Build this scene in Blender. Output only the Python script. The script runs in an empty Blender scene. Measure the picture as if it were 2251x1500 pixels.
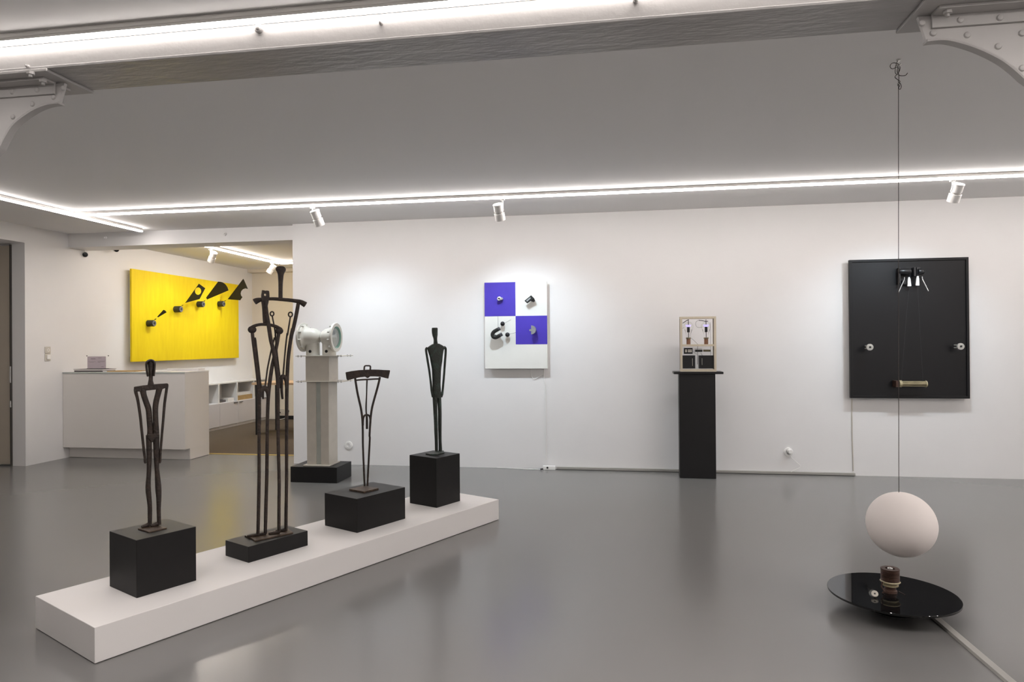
import bpy, math, random
from mathutils import Vector, Matrix
random.seed(7)
PI = math.pi
S = bpy.context.scene
COL = S.collection

# ------------------------------------------------------------------ camera model (2251 x 1500)
YAW, PITCH, ROLL, F, H = 0.158409, 0.004127, 0.007672, 1484.156, 1.45
def _cam():
    cy, sy = math.cos(YAW), math.sin(YAW)
    r = Vector((cy, sy, 0)); f = Vector((-sy, cy, 0)); d = Vector((0, 0, -1))
    cp, sp = math.cos(PITCH), math.sin(PITCH)
    f2 = f * cp - d * sp; d2 = d * cp + f * sp
    cr, sr = math.cos(ROLL), math.sin(ROLL)
    return r * cr + d2 * sr, d2 * cr - r * sr, f2
RT, DN, FW = _cam()
EYE = Vector((0, 0, H))
def ray(u, v): return RT * ((u - 1125.5) / F) + DN * ((v - 750) / F) + FW
def at_y(u, v, y): d = ray(u, v); return EYE + d * (y / d.y)
def at_x(u, v, x): d = ray(u, v); return EYE + d * (x / d.x)
def at_z(u, v, z): d = ray(u, v); return EYE + d * ((z - H) / d.z)
def mpp(p): return (p - EYE).dot(FW) / F        # metres per pixel at a point

cam = bpy.data.cameras.new('camera'); co = bpy.data.objects.new('camera', cam); COL.objects.link(co)
m = Matrix.Identity(4)
for i in range(3):
    m[i][0] = RT[i]; m[i][1] = -DN[i]; m[i][2] = -FW[i]; m[i][3] = EYE[i]
co.matrix_world = m
cam.sensor_width = 36; cam.sensor_fit = 'HORIZONTAL'; cam.lens = F / 2251 * 36; cam.clip_start = 0.05
S.camera = co

# ------------------------------------------------------------------ materials
def mat(name, col, rough=0.5, metal=0.0, noise=0.0, nscale=20.0, bump=0.0, bscale=60.0, col2=None, spec=0.5,
        trans=0.0, emit=None, estr=0.0, rnoise=0.0, stretch=None, ior=1.45, coat=0.0, contrast=None):
    M = bpy.data.materials.new(name); M.use_nodes = True
    nt = M.node_tree; b = nt.nodes['Principled BSDF']
    b.inputs['Base Color'].default_value = (*col, 1); b.inputs['Roughness'].default_value = rough
    b.inputs['Metallic'].default_value = metal; b.inputs['Specular IOR Level'].default_value = spec
    b.inputs['Transmission Weight'].default_value = trans; b.inputs['IOR'].default_value = ior
    b.inputs['Coat Weight'].default_value = coat
    if emit: b.inputs['Emission Color'].default_value = (*emit, 1); b.inputs['Emission Strength'].default_value = estr
    tc = nt.nodes.new('ShaderNodeTexCoord'); src = tc.outputs['Object']
    if stretch:
        mp = nt.nodes.new('ShaderNodeMapping'); mp.inputs['Scale'].default_value = stretch
        nt.links.new(src, mp.inputs['Vector']); src = mp.outputs['Vector']
    if col2 or noise or rnoise:
        n = nt.nodes.new('ShaderNodeTexNoise'); n.inputs['Scale'].default_value = nscale; n.inputs['Detail'].default_value = 6
        nt.links.new(src, n.inputs['Vector'])
        if col2 or noise:
            c2 = col2 or tuple(max(0, c * (1 - noise)) for c in col)
            rp = nt.nodes.new('ShaderNodeValToRGB')
            lo, hi = contrast or (0.3, 0.7)
            rp.color_ramp.elements[0].position = lo; rp.color_ramp.elements[1].position = hi
            rp.color_ramp.elements[0].color = (*col, 1); rp.color_ramp.elements[1].color = (*c2, 1)
            nt.links.new(n.outputs['Fac'], rp.inputs['Fac']); nt.links.new(rp.outputs['Color'], b.inputs['Base Color'])
        if rnoise:
            mr = nt.nodes.new('ShaderNodeMapRange'); mr.inputs['To Min'].default_value = max(0.02, rough - rnoise); mr.inputs['To Max'].default_value = rough + rnoise
            mr.inputs['From Min'].default_value = .3; mr.inputs['From Max'].default_value = .7
            nt.links.new(n.outputs['Fac'], mr.inputs['Value']); nt.links.new(mr.outputs['Result'], b.inputs['Roughness'])
    if bump:
        n2 = nt.nodes.new('ShaderNodeTexNoise'); n2.inputs['Scale'].default_value = bscale; n2.inputs['Detail'].default_value = 5
        nt.links.new(src, n2.inputs['Vector'])
        bp = nt.nodes.new('ShaderNodeBump'); bp.inputs['Strength'].default_value = bump; bp.inputs['Distance'].default_value = 0.01
        nt.links.new(n2.outputs['Fac'], bp.inputs['Height']); nt.links.new(bp.outputs['Normal'], b.inputs['Normal'])
    return M
def light_mat(name, col, s):
    M = bpy.data.materials.new(name); M.use_nodes = True; nt = M.node_tree
    for n in list(nt.nodes): nt.nodes.remove(n)
    e = nt.nodes.new('ShaderNodeEmission'); e.inputs['Color'].default_value = (*col, 1); e.inputs['Strength'].default_value = s
    o = nt.nodes.new('ShaderNodeOutputMaterial'); nt.links.new(e.outputs[0], o.inputs[0]); return M

LEDC = (1.0, 0.932, 0.893)
M = {}
M['wall'] = mat('wall_paint', (.80, .79, .785), .75, bump=.03, bscale=90, noise=.02, nscale=3)
M['ceil'] = mat('ceiling_paint', (.80, .79, .785), .85, bump=.02, bscale=60)
M['floor'] = mat('grey_epoxy_floor', (.185, .182, .177), .21, spec=.62, noise=.05, nscale=.8, contrast=(.1, .9), bump=.004, bscale=14)
M['carpet'] = mat('brown_carpet', (.15, .122, .095), .95, col2=(.10, .08, .062), nscale=60, bump=.5, bscale=400, stretch=(1, 6, 1), spec=.1)
M['iron_paint'] = mat('painted_iron', (.44, .425, .415), .42, noise=.06, nscale=6, bump=.12, bscale=30)
M['soffit'] = mat('rough_painted_iron', (.40, .388, .38), .34, noise=.12, nscale=5, bump=.55, bscale=16, stretch=(.6, 1.8, 1))
M['white_paint'] = mat('white_plinth_paint', (.80, .775, .76), .6, bump=.02, bscale=120)
M['black_paint'] = mat('black_block_paint', (.0055, .0048, .0048), .5, spec=.4, noise=.25, nscale=14, bump=.03, bscale=150)
M['black_ped'] = mat('black_pedestal_paint', (.005, .0046, .0052), .45, noise=.2, nscale=9, bump=.02, bscale=80)
M['rust'] = mat('forged_iron', (.034, .026, .0225), .5, metal=.35, col2=(.062, .042, .032), nscale=30, bump=.6, bscale=90, contrast=(.42, .75))
M['rust_plate'] = mat('rusty_plate', (.11, .075, .05), .5, metal=.4, col2=(.05, .035, .026), nscale=40, bump=.4, bscale=120)
M['bronze'] = mat('patinated_bronze', (.030, .036, .030), .5, metal=.2, col2=(.046, .080, .066), nscale=22, bump=.8, bscale=70, contrast=(.5, .8))
M['lamp_white'] = mat('cream_white_enamel', (.62, .60, .54), .28, noise=.10, nscale=14, bump=.04, bscale=60, coat=.2)
M['post_cream'] = mat('cream_steel_paint', (.58, .54, .47), .42, noise=.10, nscale=10, bump=.05, bscale=60)
M['post_groove'] = mat('grey_green_steel_paint', (.50, .525, .48), .5, noise=.15, nscale=8)
M['lens'] = mat('lens_glass', (.95, .98, .96), .03, trans=.97, ior=1.25)
M['lens_ring'] = mat('green_glass_edge', (.22, .42, .34), .15, trans=.3)
M['glass'] = mat('clear_glass', (1, 1, 1), .02, trans=1.0, ior=1.22)
M['acrylic'] = mat('clear_acrylic', (1, 1, 1), .03, trans=1.0, ior=1.05)
M['laminate'] = mat('warm_grey_laminate', (.76, .73, .695), .45, bump=.01, bscale=100)
M['laminate_edge'] = mat('grey_green_edge', (.36, .40, .38), .5)
M['cab_white'] = mat('white_cabinet', (.72, .71, .70), .45, bump=.01, bscale=90)
M['cab_door'] = mat('pale_lilac_door', (.60, .575, .58), .4, bump=.01, bscale=90)
M['yellow'] = mat('yellow_panel_paint', (.74, .53, .002), .6, spec=.3, col2=(.80, .60, .006), nscale=5, bump=.05, bscale=50, stretch=(1, 4, .6))
M['blue'] = mat('ultramarine_paint', (.062, .037, .44), .6, noise=.08, nscale=9, bump=.03, bscale=70)
M['canvas'] = mat('off_white_paint', (.78, .78, .74), .6, noise=.03, nscale=6, bump=.03, bscale=90)
M['black_panel'] = mat('black_satin_panel', (.002, .002, .003), .45, spec=.4, noise=.1, nscale=4, bump=.01, bscale=60)
M['black_shape'] = mat('black_sheet_metal', (.018, .016, .010), .5, metal=.2, noise=.3, nscale=16)
M['dark_metal'] = mat('dark_grey_metal', (.07, .068, .064), .4, metal=.6, noise=.3, nscale=50)
M['ring_grey'] = mat('grey_magnet_face', (.17, .165, .16), .5, noise=.2, nscale=40)
M['grey_plate'] = mat('dark_grey_sheet', (.10, .10, .11), .5, noise=.1, nscale=20)
M['black_rubber'] = mat('black_plastic', (.01, .01, .011), .3)
M['magnet'] = mat('black_horseshoe_enamel', (.018, .020, .018), .4, noise=.3, nscale=30)
M['magnet_tip'] = mat('bare_steel', (.11, .115, .125), .35, metal=.7)
M['steel'] = mat('polished_steel', (.72, .71, .69), .25, metal=.55, noise=.1, nscale=40)
M['knob_metal'] = mat('dull_nickel', (.46, .445, .41), .35, metal=.3, noise=.15, nscale=40)
M['grey_metal'] = mat('grey_cast_metal', (.36, .37, .38), .45, metal=.5, noise=.15, nscale=40)
M['white_plastic'] = mat('white_plastic', (.87, .86, .84), .35, noise=.02, nscale=10)
M['ivory'] = mat('ivory_plastic', (.58, .545, .48), .4, noise=.03, nscale=10)
M['brass'] = mat('old_brass', (.30, .255, .155), .3, metal=.8, col2=(.17, .145, .09), nscale=18)
M['copper'] = mat('copper_wire', (.095, .048, .035), .4, metal=.5, col2=(.05, .028, .02), nscale=60, bump=.6, bscale=180, stretch=(.1, .1, 1.6))
M['bakelite'] = mat('brown_bakelite', (.24, .115, .065), .4, noise=.3, nscale=40)
M['spool'] = mat('yellowed_resin', (.42, .36, .22), .35, noise=.25, nscale=50)
M['glass_black'] = mat('black_glass', (.006, .006, .0065), .025, spec=.6, noise=.1, nscale=3)
M['ball'] = mat('matt_white_ball', (.80, .74, .71), .75, noise=.02, nscale=5, bump=.02, bscale=60)
M['wire'] = mat('braided_wire', (.06, .05, .045), .5, metal=.4, noise=.3, nscale=200)
M['thread'] = mat('grey_nylon_thread', (.05, .05, .054), .5)
M['beige_wood'] = mat('beige_painted_wood', (.60, .53, .41), .55, noise=.08, nscale=30, bump=.08, bscale=60, stretch=(1, 1, .2))
M['oak'] = mat('pale_oak', (.62, .44, .28), .45, noise=.15, nscale=12, bump=.04, bscale=60, stretch=(.3, 3, 3))
M['paper'] = mat('white_paper', (.74, .72, .70), .7, noise=.04, nscale=25)
M['pink_paper'] = mat('pale_pink_paper', (.60, .52, .56), .7, noise=.03, nscale=25)
M['print'] = mat('grey_print', (.26, .21, .23), .7)
M['kraft'] = mat('brown_card', (.45, .30, .13), .75, noise=.15, nscale=20)
M['book_dark'] = mat('dark_book_cover', (.10, .09, .095), .45, noise=.1, nscale=20)
M['trunking'] = mat('grey_trunking', (.36, .35, .325), .4, noise=.05, nscale=12)
M['door'] = mat('beige_door_paint', (.44, .39, .32), .45, noise=.04, nscale=3)
M['gap'] = mat('dark_gap', (.05, .045, .04), .7)
M['track'] = mat('white_aluminium_track', (.74, .72, .69), .4, noise=.02, nscale=20)
M['brass_strip'] = mat('brass_threshold', (.75, .56, .18), .4, metal=.4)
M['cream_wall'] = mat('cream_wall_paint', (.78, .72, .62), .75, bump=.03, bscale=90)
M['black_base'] = mat('black_skirting', (.012, .012, .012), .5)
M['filament'] = light_mat('violet_glow', (.42, .36, 1.0), 1.6)
M['led'] = light_mat('led_diffuser', LEDC, 52.0)
M['led_near'] = light_mat('led_diffuser_near', LEDC, 18.0)
M['led_side_fill'] = light_mat('fill_diffuser_side', LEDC, 100.0)  # emission of the added fill strip on the right, out of view
M['led_over_fill'] = light_mat('fill_diffuser_over', LEDC, 98.0)  # emission of the added overhead fill strip, out of view
M['led_left'] = light_mat('led_diffuser_left', LEDC, 35.0)
M['led_far'] = light_mat('led_diffuser_office', (1.0, .90, .81), 60.0)

# ------------------------------------------------------------------ mesh builder
class MB:
    def __init__(s): s.v = []; s.f = []; s.mi = []; s.k = 0
    def face(s, idx): s.f.append(tuple(idx)); s.mi.append(s.k)
    def add(s, pts): n = len(s.v); s.v += [Vector(p) for p in pts]; return n
    def obox(s, c, ax, ay, az):            # centre and three half-axis vectors
        c, ax, ay, az = map(Vector, (c, ax, ay, az))
        if ax.cross(ay).dot(az) < 0: ax = -ax
        n = s.add([c + ax * i + ay * j + az * k for k in (-1, 1) for j in (-1, 1) for i in (-1, 1)])
        for q in ((0, 2, 3, 1), (4, 5, 7, 6), (0, 1, 5, 4), (2, 6, 7, 3), (0, 4, 6, 2), (1, 3, 7, 5)): s.face([n + i for i in q])
        return s
    def box(s, x0, x1, y0, y1, z0, z1):
        return s.obox(((x0 + x1) / 2, (y0 + y1) / 2, (z0 + z1) / 2), (abs(x1 - x0) / 2, 0, 0), (0, abs(y1 - y0) / 2, 0), (0, 0, abs(z1 - z0) / 2))
    def rings(s, R, closed=False, caps=True):
        n = len(R[0]); base = [s.add(r) for r in R]
        m_ = len(R)
        for i in range(m_ if closed else m_ - 1):
            a, b = base[i], base[(i + 1) % m_]
            for j in range(n):
                k = (j + 1) % n; s.face((a + j, a + k, b + k, b + j))
        if caps and not closed:
            s.face([base[0] + j for j in range(n)][::-1]); s.face([base[-1] + j for j in range(n)])
        return s
    def lathe(s, prof, o, axis, n=32, ref=None, caps=True, closed=False):   # prof: (radius, height along axis)
        o = Vector(o); a = Vector(axis).normalized()
        u = Vector(ref) if ref else (Vector((1, 0, 0)) if abs(a.x) < .9 else Vector((0, 1, 0)))
        u = (u - a * u.dot(a)).normalized(); w = a.cross(u)
        return s.rings([[o + a * h + (u * math.cos(2 * PI * j / n) + w * math.sin(2 * PI * j / n)) * max(r, 1e-5) for j in range(n)] for r, h in prof], closed=closed, caps=caps)
    def cyl(s, p0, p1, r0, r1=None, n=20):
        p0, p1 = Vector(p0), Vector(p1); L = (p1 - p0).length
        return s.lathe([(r0, 0), (r0 if r1 is None else r1, L)], p0, p1 - p0, n)
    def sphere(s, c, r, n=40, m_=24, axis=(0, 0, 1)):
        return s.lathe([(r * math.sin(PI * i / m_), -r * math.cos(PI * i / m_)) for i in range(m_ + 1)], c, axis, n, caps=False)
    def tube(s, pts, r, n=10, closed=False):
        pts = [Vector(p) for p in pts]; N = len(pts); rr = r if isinstance(r, (list, tuple)) else [r] * N
        R = []; u = None
        for i, p in enumerate(pts):
            if closed: t = pts[(i + 1) % N] - pts[i - 1]
            else: t = pts[min(i + 1, N - 1)] - pts[max(i - 1, 0)]
            t.normalize()
            if u is None: u = t.orthogonal().normalized()
            u = (u - t * u.dot(t)).normalized(); w = t.cross(u)
            R.append([p + (u * math.cos(2 * PI * j / n) + w * math.sin(2 * PI * j / n)) * rr[i] for j in range(n)])
        return s.rings(R, closed=closed)
    def ribbon(s, pts, hw, ht, nrm, n=12, closed=False, sq=2.6):   # superellipse section: hw in the plane, ht along nrm
        pts = [Vector(p) for p in pts]; N = len(pts); nrm = Vector(nrm).normalized()
        hw = hw if isinstance(hw, (list, tuple)) else [hw] * N; ht = ht if isinstance(ht, (list, tuple)) else [ht] * N
        R = []
        for i, p in enumerate(pts):
            if closed: t = pts[(i + 1) % N] - pts[i - 1]
            else: t = pts[min(i + 1, N - 1)] - pts[max(i - 1, 0)]
            t = (t - nrm * t.dot(nrm)).normalized(); w = nrm.cross(t)
            ring = []
            for j in range(n):
                c, q = math.cos(2 * PI * j / n), math.sin(2 * PI * j / n)
                ring.append(p + w * hw[i] * math.copysign(abs(c) ** (2 / sq), c) + nrm * ht[i] * math.copysign(abs(q) ** (2 / sq), q))
            R.append(ring)
        return s.rings(R, closed=closed)
    def prism(s, poly, off):               # planar polygon extruded by vector off
        poly = [Vector(p) for p in poly]; off = Vector(off); n = len(poly)
        nn = Vector((0, 0, 0))
        for i in range(n): nn += poly[i].cross(poly[(i + 1) % n])
        if nn.dot(off) < 0: poly = poly[::-1]
        a = s.add(poly); b = s.add([p + off for p in poly])
        s.face([a + i for i in range(n)][::-1]); s.face([b + i for i in range(n)])
        for i in range(n):
            k = (i + 1) % n; s.face((a + i, a + k, b + k, b + i))
        return s
    def frame(s, outer, inner, off):       # polygon with a hole (same vertex count)
        outer = [Vector(p) for p in outer]; inner = [Vector(p) for p in inner]; off = Vector(off)
        return s.rings([outer, [p + off for p in outer], [p + off for p in inner], inner], closed=True)
    def slot(s, k): s.k = k; return s
    def build(s, name, m_, parent=None, smooth=30, bevel=0.0, segs=2):
        me = bpy.data.meshes.new(name)
        o = Vector((0, 0, 0)); p = parent
        while p is not None: o += p.location; p = p.parent
        me.from_pydata([v - o for v in s.v], [], s.f)
        ms = m_ if isinstance(m_, (list, tuple)) else [m_]
        for q in ms: me.materials.append(q)
        for i, q in enumerate(s.mi): me.polygons[i].material_index = q
        me.validate(); 
        if smooth: me.shade_smooth(); me.set_sharp_from_angle(angle=math.radians(smooth))
        ob = bpy.data.objects.new(name, me); COL.objects.link(ob)
        if parent is not None: ob.parent = parent
        if bevel:
            bv = ob.modifiers.new('bevel', 'BEVEL'); bv.width = bevel; bv.segments = segs; bv.limit_method = 'ANGLE'; bv.angle_limit = math.radians(40)
            ob.data.shade_smooth(); bv.harden_normals = True
        return ob
def tag(o, label, cat, group=None):
    o['label'] = label; o['category'] = cat
    if group: o['group'] = group
    return o
def thing(name, label, cat, loc, group=None):
    o = bpy.data.objects.new(name, None); COL.objects.link(o); o.location = loc; o.empty_display_size = .1
    return tag(o, label, cat, group)
def struct(o, label=None):
    o['kind'] = 'structure'
    if label: o['label'] = label
    return o
def smooth_path(pts, k=4):                 # Catmull-Rom through tuples of floats
    out = []; n = len(pts)
    for i in range(n - 1):
        p0, p1, p2, p3 = pts[max(i - 1, 0)], pts[i], pts[i + 1], pts[min(i + 2, n - 1)]
        for j in range(k):
            t = j / k
            out.append(tuple(.5 * ((2 * b) + (c - a) * t + (2 * a - 5 * b + 4 * c - d) * t * t + (3 * b - a - 3 * c + d) * t ** 3) for a, b, c, d in zip(p0, p1, p2, p3)))
    out.append(tuple(pts[-1])); return out

# ------------------------------------------------------------------ room shell
YW, XL, ZC = 7.775, -7.18, 2.945
XR, YF = 6.6, -3.6
struct(MB().box(-9.2, XR + .2, YF - .2, 8.32, -.1, 0).build('floor', M['floor'], smooth=0), 'glossy grey epoxy floor of the gallery')
struct(MB().box(-7.4, -1.5, 8.345, 12.7, -.1, .004).build('floor.001', M['carpet'], smooth=0), 'dark brown carpet of the office')
struct(MB().box(XL, -3.6, 8.32, 8.345, -.1, .007).build('trim_1', M['brass_strip'], smooth=0), 'thin yellow threshold strip between floor and carpet')
struct(MB().box(-9.2, XR + .2, YF - .2, 12.7, ZC, ZC + .1).build('ceiling', M['ceil'], smooth=0), 'white gallery ceiling')
struct(MB().box(-3.968, XR, YW, YW + .3, 0, ZC).build('wall_back', M['wall'], smooth=0), 'white gallery wall carrying the framed works')
w = MB().box(XL - .2, XL, YF, 5.6, 0, ZC).box(XL - .2, XL, 5.6, 7.212, 2.732, ZC).box(XL - .2, XL, 7.212, 12.6, 0, ZC)
struct(w.build('wall_left', M['wall'], smooth=0), 'white left wall with a doorway')
struct(MB().box(XR, XR + .2, YF, YW + .3, 0, ZC).build('wall_right', M['wall'], smooth=0))
struct(MB().box(-9.2, XR + .2, YF - .2, YF, 0, ZC).build('wall_front', M['wall'], smooth=0))
struct(MB().box(-9.2, -9.1, 5.0, 7.6, 0, ZC).box(-9.1, XL - .2, 5.3, 5.6, 0, ZC).box(-9.1, XL - .2, 7.25, 7.5, 0, ZC).box(-9.1, XL - .2, 5.6, 7.25, 2.732, 2.8).build('wall_corridor', M['wall'], smooth=0), 'side corridor behind the left doorway')
struct(MB().box(XL, -1.5, 12.38, 12.6, 0, ZC).build('wall_office', M['cream_wall'], smooth=0), 'cream far wall of the office')
struct(MB().box(-1.6, -1.5, YW + .3, 12.6, 0, ZC).build('wall_office.001', M['cream_wall'], smooth=0), 'right wall of the office')
struct(MB().box(XL, -1.6, 12.22, 12.38, 2.885, ZC).build('trim_2', M['cream_wall'], smooth=0), 'boxed cornice on the far office wall')
struct(MB().box(-6.6, -1.6, 12.36, 12.38, .004, .075).build('baseboard_office', M['black_base'], smooth=0), 'black baseboard of the office')
# door at the end of the side corridor
d = MB().box(-8.25, -7.375, 7.20, 7.245, .02, 2.70).build('door_1', M['door'], smooth=0); struct(d, 'beige corridor door behind the left doorway')
MB().box(-7.375, -7.362, 7.19, 7.245, .0, 2.715).build('door_gap', M['gap'], d, smooth=0)
MB().box(-7.372, -7.36, 7.18, 7.192, 1.02, 1.22).build('lock_plate', M['steel'], d, smooth=0)
MB().box(-7.372, -7.36, 7.18, 7.192, .72, .80).build('lock_plate', M['steel'], d, smooth=0)

# iron beam crossing the room with riveted brackets
BY0, BY1, BZ = 2.815, 3.085, 2.773
b = MB().box(-7.1, XR, BY0, BY1, BZ + .012, ZC).build('trim_3', M['iron_paint'], smooth=0); struct(b, 'painted iron beam crossing the ceiling')
MB().box(-7.1, XR, BY0 - .006, BY1 + .006, BZ, BZ + .014).build('bottom_flange', M['soffit'], b, smooth=0, bevel=.003)
for u_, v_, r_ in ((570, 64, .020), (838, 52, .008), (1397, 3, .012), (63, 147, .008)):
    p = at_y(u_, v_, BY0); 
    MB().lathe([(r_, 0), (r_, .012), (r_ * .8, .016), (r_ * .55, .016), (r_ * .5, .021), (r_ * .3, .023)], p + Vector((0, .003, 0)), (0, -1, 0), 14).build('bolt', M['iron_paint'], b)
def bracket(side, crv, riv, nuts, xe):
    y0 = 2.935
    s_ = -1 if side == 'l' else 1
    # reinforcing plate under the flange
    g = MB().box(min(xe, xe + s_ * 2.4), max(xe, xe + s_ * 2.4), BY0 - .012, BY1 + .012, BZ - .014, BZ).build('reinforcing_plate', M['iron_paint'], b, smooth=0, bevel=.003)
    angz = at_y(136, 204.5, y0 - .012).z if side == 'l' else at_y(2023, 63, y0 - .012).z
    xa = xe + s_ * .07
    lo, hi = min(xa, xa + s_ * 2.3), max(xa, xa + s_ * 2.3)
    MB().box(lo, hi, y0 - .012, y0, angz, BZ - .014).box(lo, hi, y0 - .075, y0 - .012, BZ - .026, BZ - .014).build('angle_iron', M['iron_paint'], b, smooth=0, bevel=.002)
    MB().box(lo, hi, y0 + .018, y0 + .03, angz, BZ - .014).box(lo, hi, y0 + .03, y0 + .09, BZ - .026, BZ - .014).build('angle_iron', M['iron_paint'], b, smooth=0, bevel=.002)
    P = [at_y(u_, v_, y0) for u_, v_ in smooth_path(crv, 5)]
    last = P[-1]; t = (P[-1] - P[-3]).normalized()
    x_end = last.x + s_ * .28
    ext = [last + (Vector((x_end, y0, last.z - .75)) - last) * (k / 8) + Vector((-s_ * .06 * math.sin(PI * k / 8), 0, 0)) * 0 for k in range(1, 9)]
    for k, q in enumerate(ext):
        f_ = (k + 1) / 8
        q.x = last.x + s_ * .28 * (1 - (1 - f_) ** 2); q.z = last.z - .75 * f_ ** 1.25
    P += ext
    poly = P + [Vector((x_end + s_ * .05, y0, P[-1].z)), Vector((x_end + s_ * .05, y0, BZ - .02)), Vector((P[0].x - s_ * .03, y0, BZ - .02))]
    MB().prism(poly, (0, .018, 0)).build('gusset_plate', M['iron_paint'], b, smooth=20)
    MB().ribbon([p + Vector((0, .012, 0)) for p in P], .006, .022, (0, 1, 0), 8, sq=6).build('curved_flange', M['iron_paint'], b)
    for u_, v_ in riv:
        dy = .012 if at_y(u_, v_, y0 - .012).z > angz else 0
        p = at_y(u_, v_, y0 - dy); MB().lathe([(.0135, 0), (.013, .003), (.010, .007), (.005, .009), (.0, .0095)], p + Vector((0, .001, 0)), (0, -1, 0), 14).build('rivet', M['iron_paint'], b)
    for u_, v_ in nuts:
        p = at_z(u_, v_, BZ - .03); MB().lathe([(.017, 0), (.017, .014), (.008, .015), (.008, .026)], p + Vector((0, 0, .006)), (0, 0, -1), 6).build('nut', M['iron_paint'], b)
    # iron post outside the picture that carries the beam
    c = MB().box(x_end, x_end + s_ * .02, 2.82, 3.08, 0, BZ - .01).box(x_end + s_ * .02, x_end + s_ * .20, 2.944, 2.956, 0, BZ - .01).box(x_end + s_ * .20, x_end + s_ * .22, 2.82, 3.08, 0, BZ - .01)
    struct(c.build('trim_4' if side == 'l' else 'trim_5', M['iron_paint'], smooth=0), 'riveted iron post under the beam')
bracket('l', [(130, 226), (102, 230), (70, 244), (32, 272), (13, 300), (0, 326)],
        [(26.7, 202), (82, 198), (138.7, 194), (118, 214), (71.5, 229), (28.8, 257)], [(67, 160), (95, 178)], -2.67)
bracket('r', [(2036.5, 90), (2074, 87), (2111, 94), (2155, 109), (2199, 131), (2229, 153), (2251, 173)],
        [(2026, 51), (2111, 44), (2198, 39), (2051, 73), (2126, 77), (2194, 102), (2246, 73), (2247, 150)], [(2083, 26)], 1.172)
# beam over the office opening
b2 = MB().box(XL, -3.97, 7.872, 8.17, 2.775, ZC).build('trim_6', M['wall'], smooth=0); struct(b2, 'white beam over the office opening')
MB().box(XL, -3.97, 7.86, 8.18, 2.763, 2.776).build('bottom_flange', M['wall'], b2, smooth=0)
for u_, v_ in ((232, 523), (495, 515)):
    MB().lathe([(.022, 0), (.022, .015), (.012, .02), (.010, .035)], at_y(u_, v_, 7.872), (0, -1, 0), 12).build('bolt', M['wall'], b2)

# ------------------------------------------------------------------ light strips
def strip(p0, p1, side, label, group, led=None, joints=(), name='light_strip', shade=0, lip=0):
    # side: open side of the profile; shade: height of the opaque lip on the other side
    p0, p1 = Vector(p0), Vector(p1); t = (p1 - p0).normalized(); n_ = Vector(side)
    c = (p0 + p1) / 2; L = (p1 - p0).length / 2
    r = thing(name, label, 'light', (c.x, c.y, ZC), group)
    Z = Vector((0, 0, 1))
    MB().obox(c + Z * -.006, t * L, n_ * .012, Z * .0055).build('mounting_rail', M['track'], r, smooth=0)
    h = MB().obox(c + Z * -.019, t * L, n_ * .0205, Z * .008)
    if shade: h.obox(c + Z * (-.0255 - shade / 2) - n_ * .0181, t * L, n_ * .0006, Z * (shade / 2 + .001))
    if lip: h.obox(c + Z * (-.0255 - lip / 2) + n_ * .0181, t * L, n_ * .0006, Z * (lip / 2 + .001))
    h.build('housing', M['track'], r, smooth=0)
    MB().obox(c + Z * -.0365, t * (L - .002), n_ * .0175, Z * .010).build('diffuser', led or M['led'], r, smooth=0)
    for k in joints:
        q = p0 + t * k
        MB().obox(q + Z * -.003, t * .012, n_ * .016, Z * .003).build('clip', M['track'], r, smooth=0)
    return r
strip((-6.9, 2.7935, ZC), (XR - .1, 2.7935, ZC), (0, -1, 0), 'long lit LED strip along the near side of the iron beam', 'lit ceiling strips', led=M['led_near'], joints=(3.9, 4.25, 5.4, 5.75), shade=.023, lip=.013)
strip((-5.925, 6.615, ZC), (XR - .1, 6.615, ZC), (0, -1, 0), 'long lit LED strip along the ceiling in front of the white picture wall', 'lit ceiling strips', shade=.004, lip=.003,
      joints=(.35, 1.6, 1.9, 3.1, 3.4, 4.6, 4.9, 6.1, 6.4, 7.6, 7.9, 9.1, 9.4, 10.6))
strip((-5.955, 3.4, ZC), (-5.955, 7.68, ZC), (1, 0, 0), 'lit LED strip running towards the office beam at far left of the ceiling', 'lit ceiling strips', M['led_left'], shade=.018, lip=.003, joints=(2.4, 2.9, 3.6, 4.0))
strip((-5.96, 8.25, ZC), (-5.96, 11.17, ZC), (1, 0, 0), 'lit LED strip on the office ceiling running away beside the yellow panel', 'lit ceiling strips', M['led_far'], joints=(1, 2))
strip((-5.94, 11.19, ZC), (-2.0, 11.19, ZC), (0, -1, 0), 'short lit LED strip crossing the office ceiling at the far end', 'lit ceiling strips', M['led_far'])
strip((-4.5, 2.0, ZC), (XR - .1, 2.0, ZC), (0, -1, 0), 'added LED fill strip crossing the unseen ceiling in front of the iron beam', 'lit ceiling strips', M['led_over_fill'], shade=.022, lip=.017)  # fill light added out of view, brightens plinth and ball from overhead
strip((4.75, -3.2, ZC), (4.75, 4.6, ZC), (-1, 0, 0), 'added LED fill strip along the unseen right side of the gallery ceiling', 'lit ceiling strips', M['led_side_fill'])  # second added fill strip, unseen, lights the plinth from the right

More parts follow.
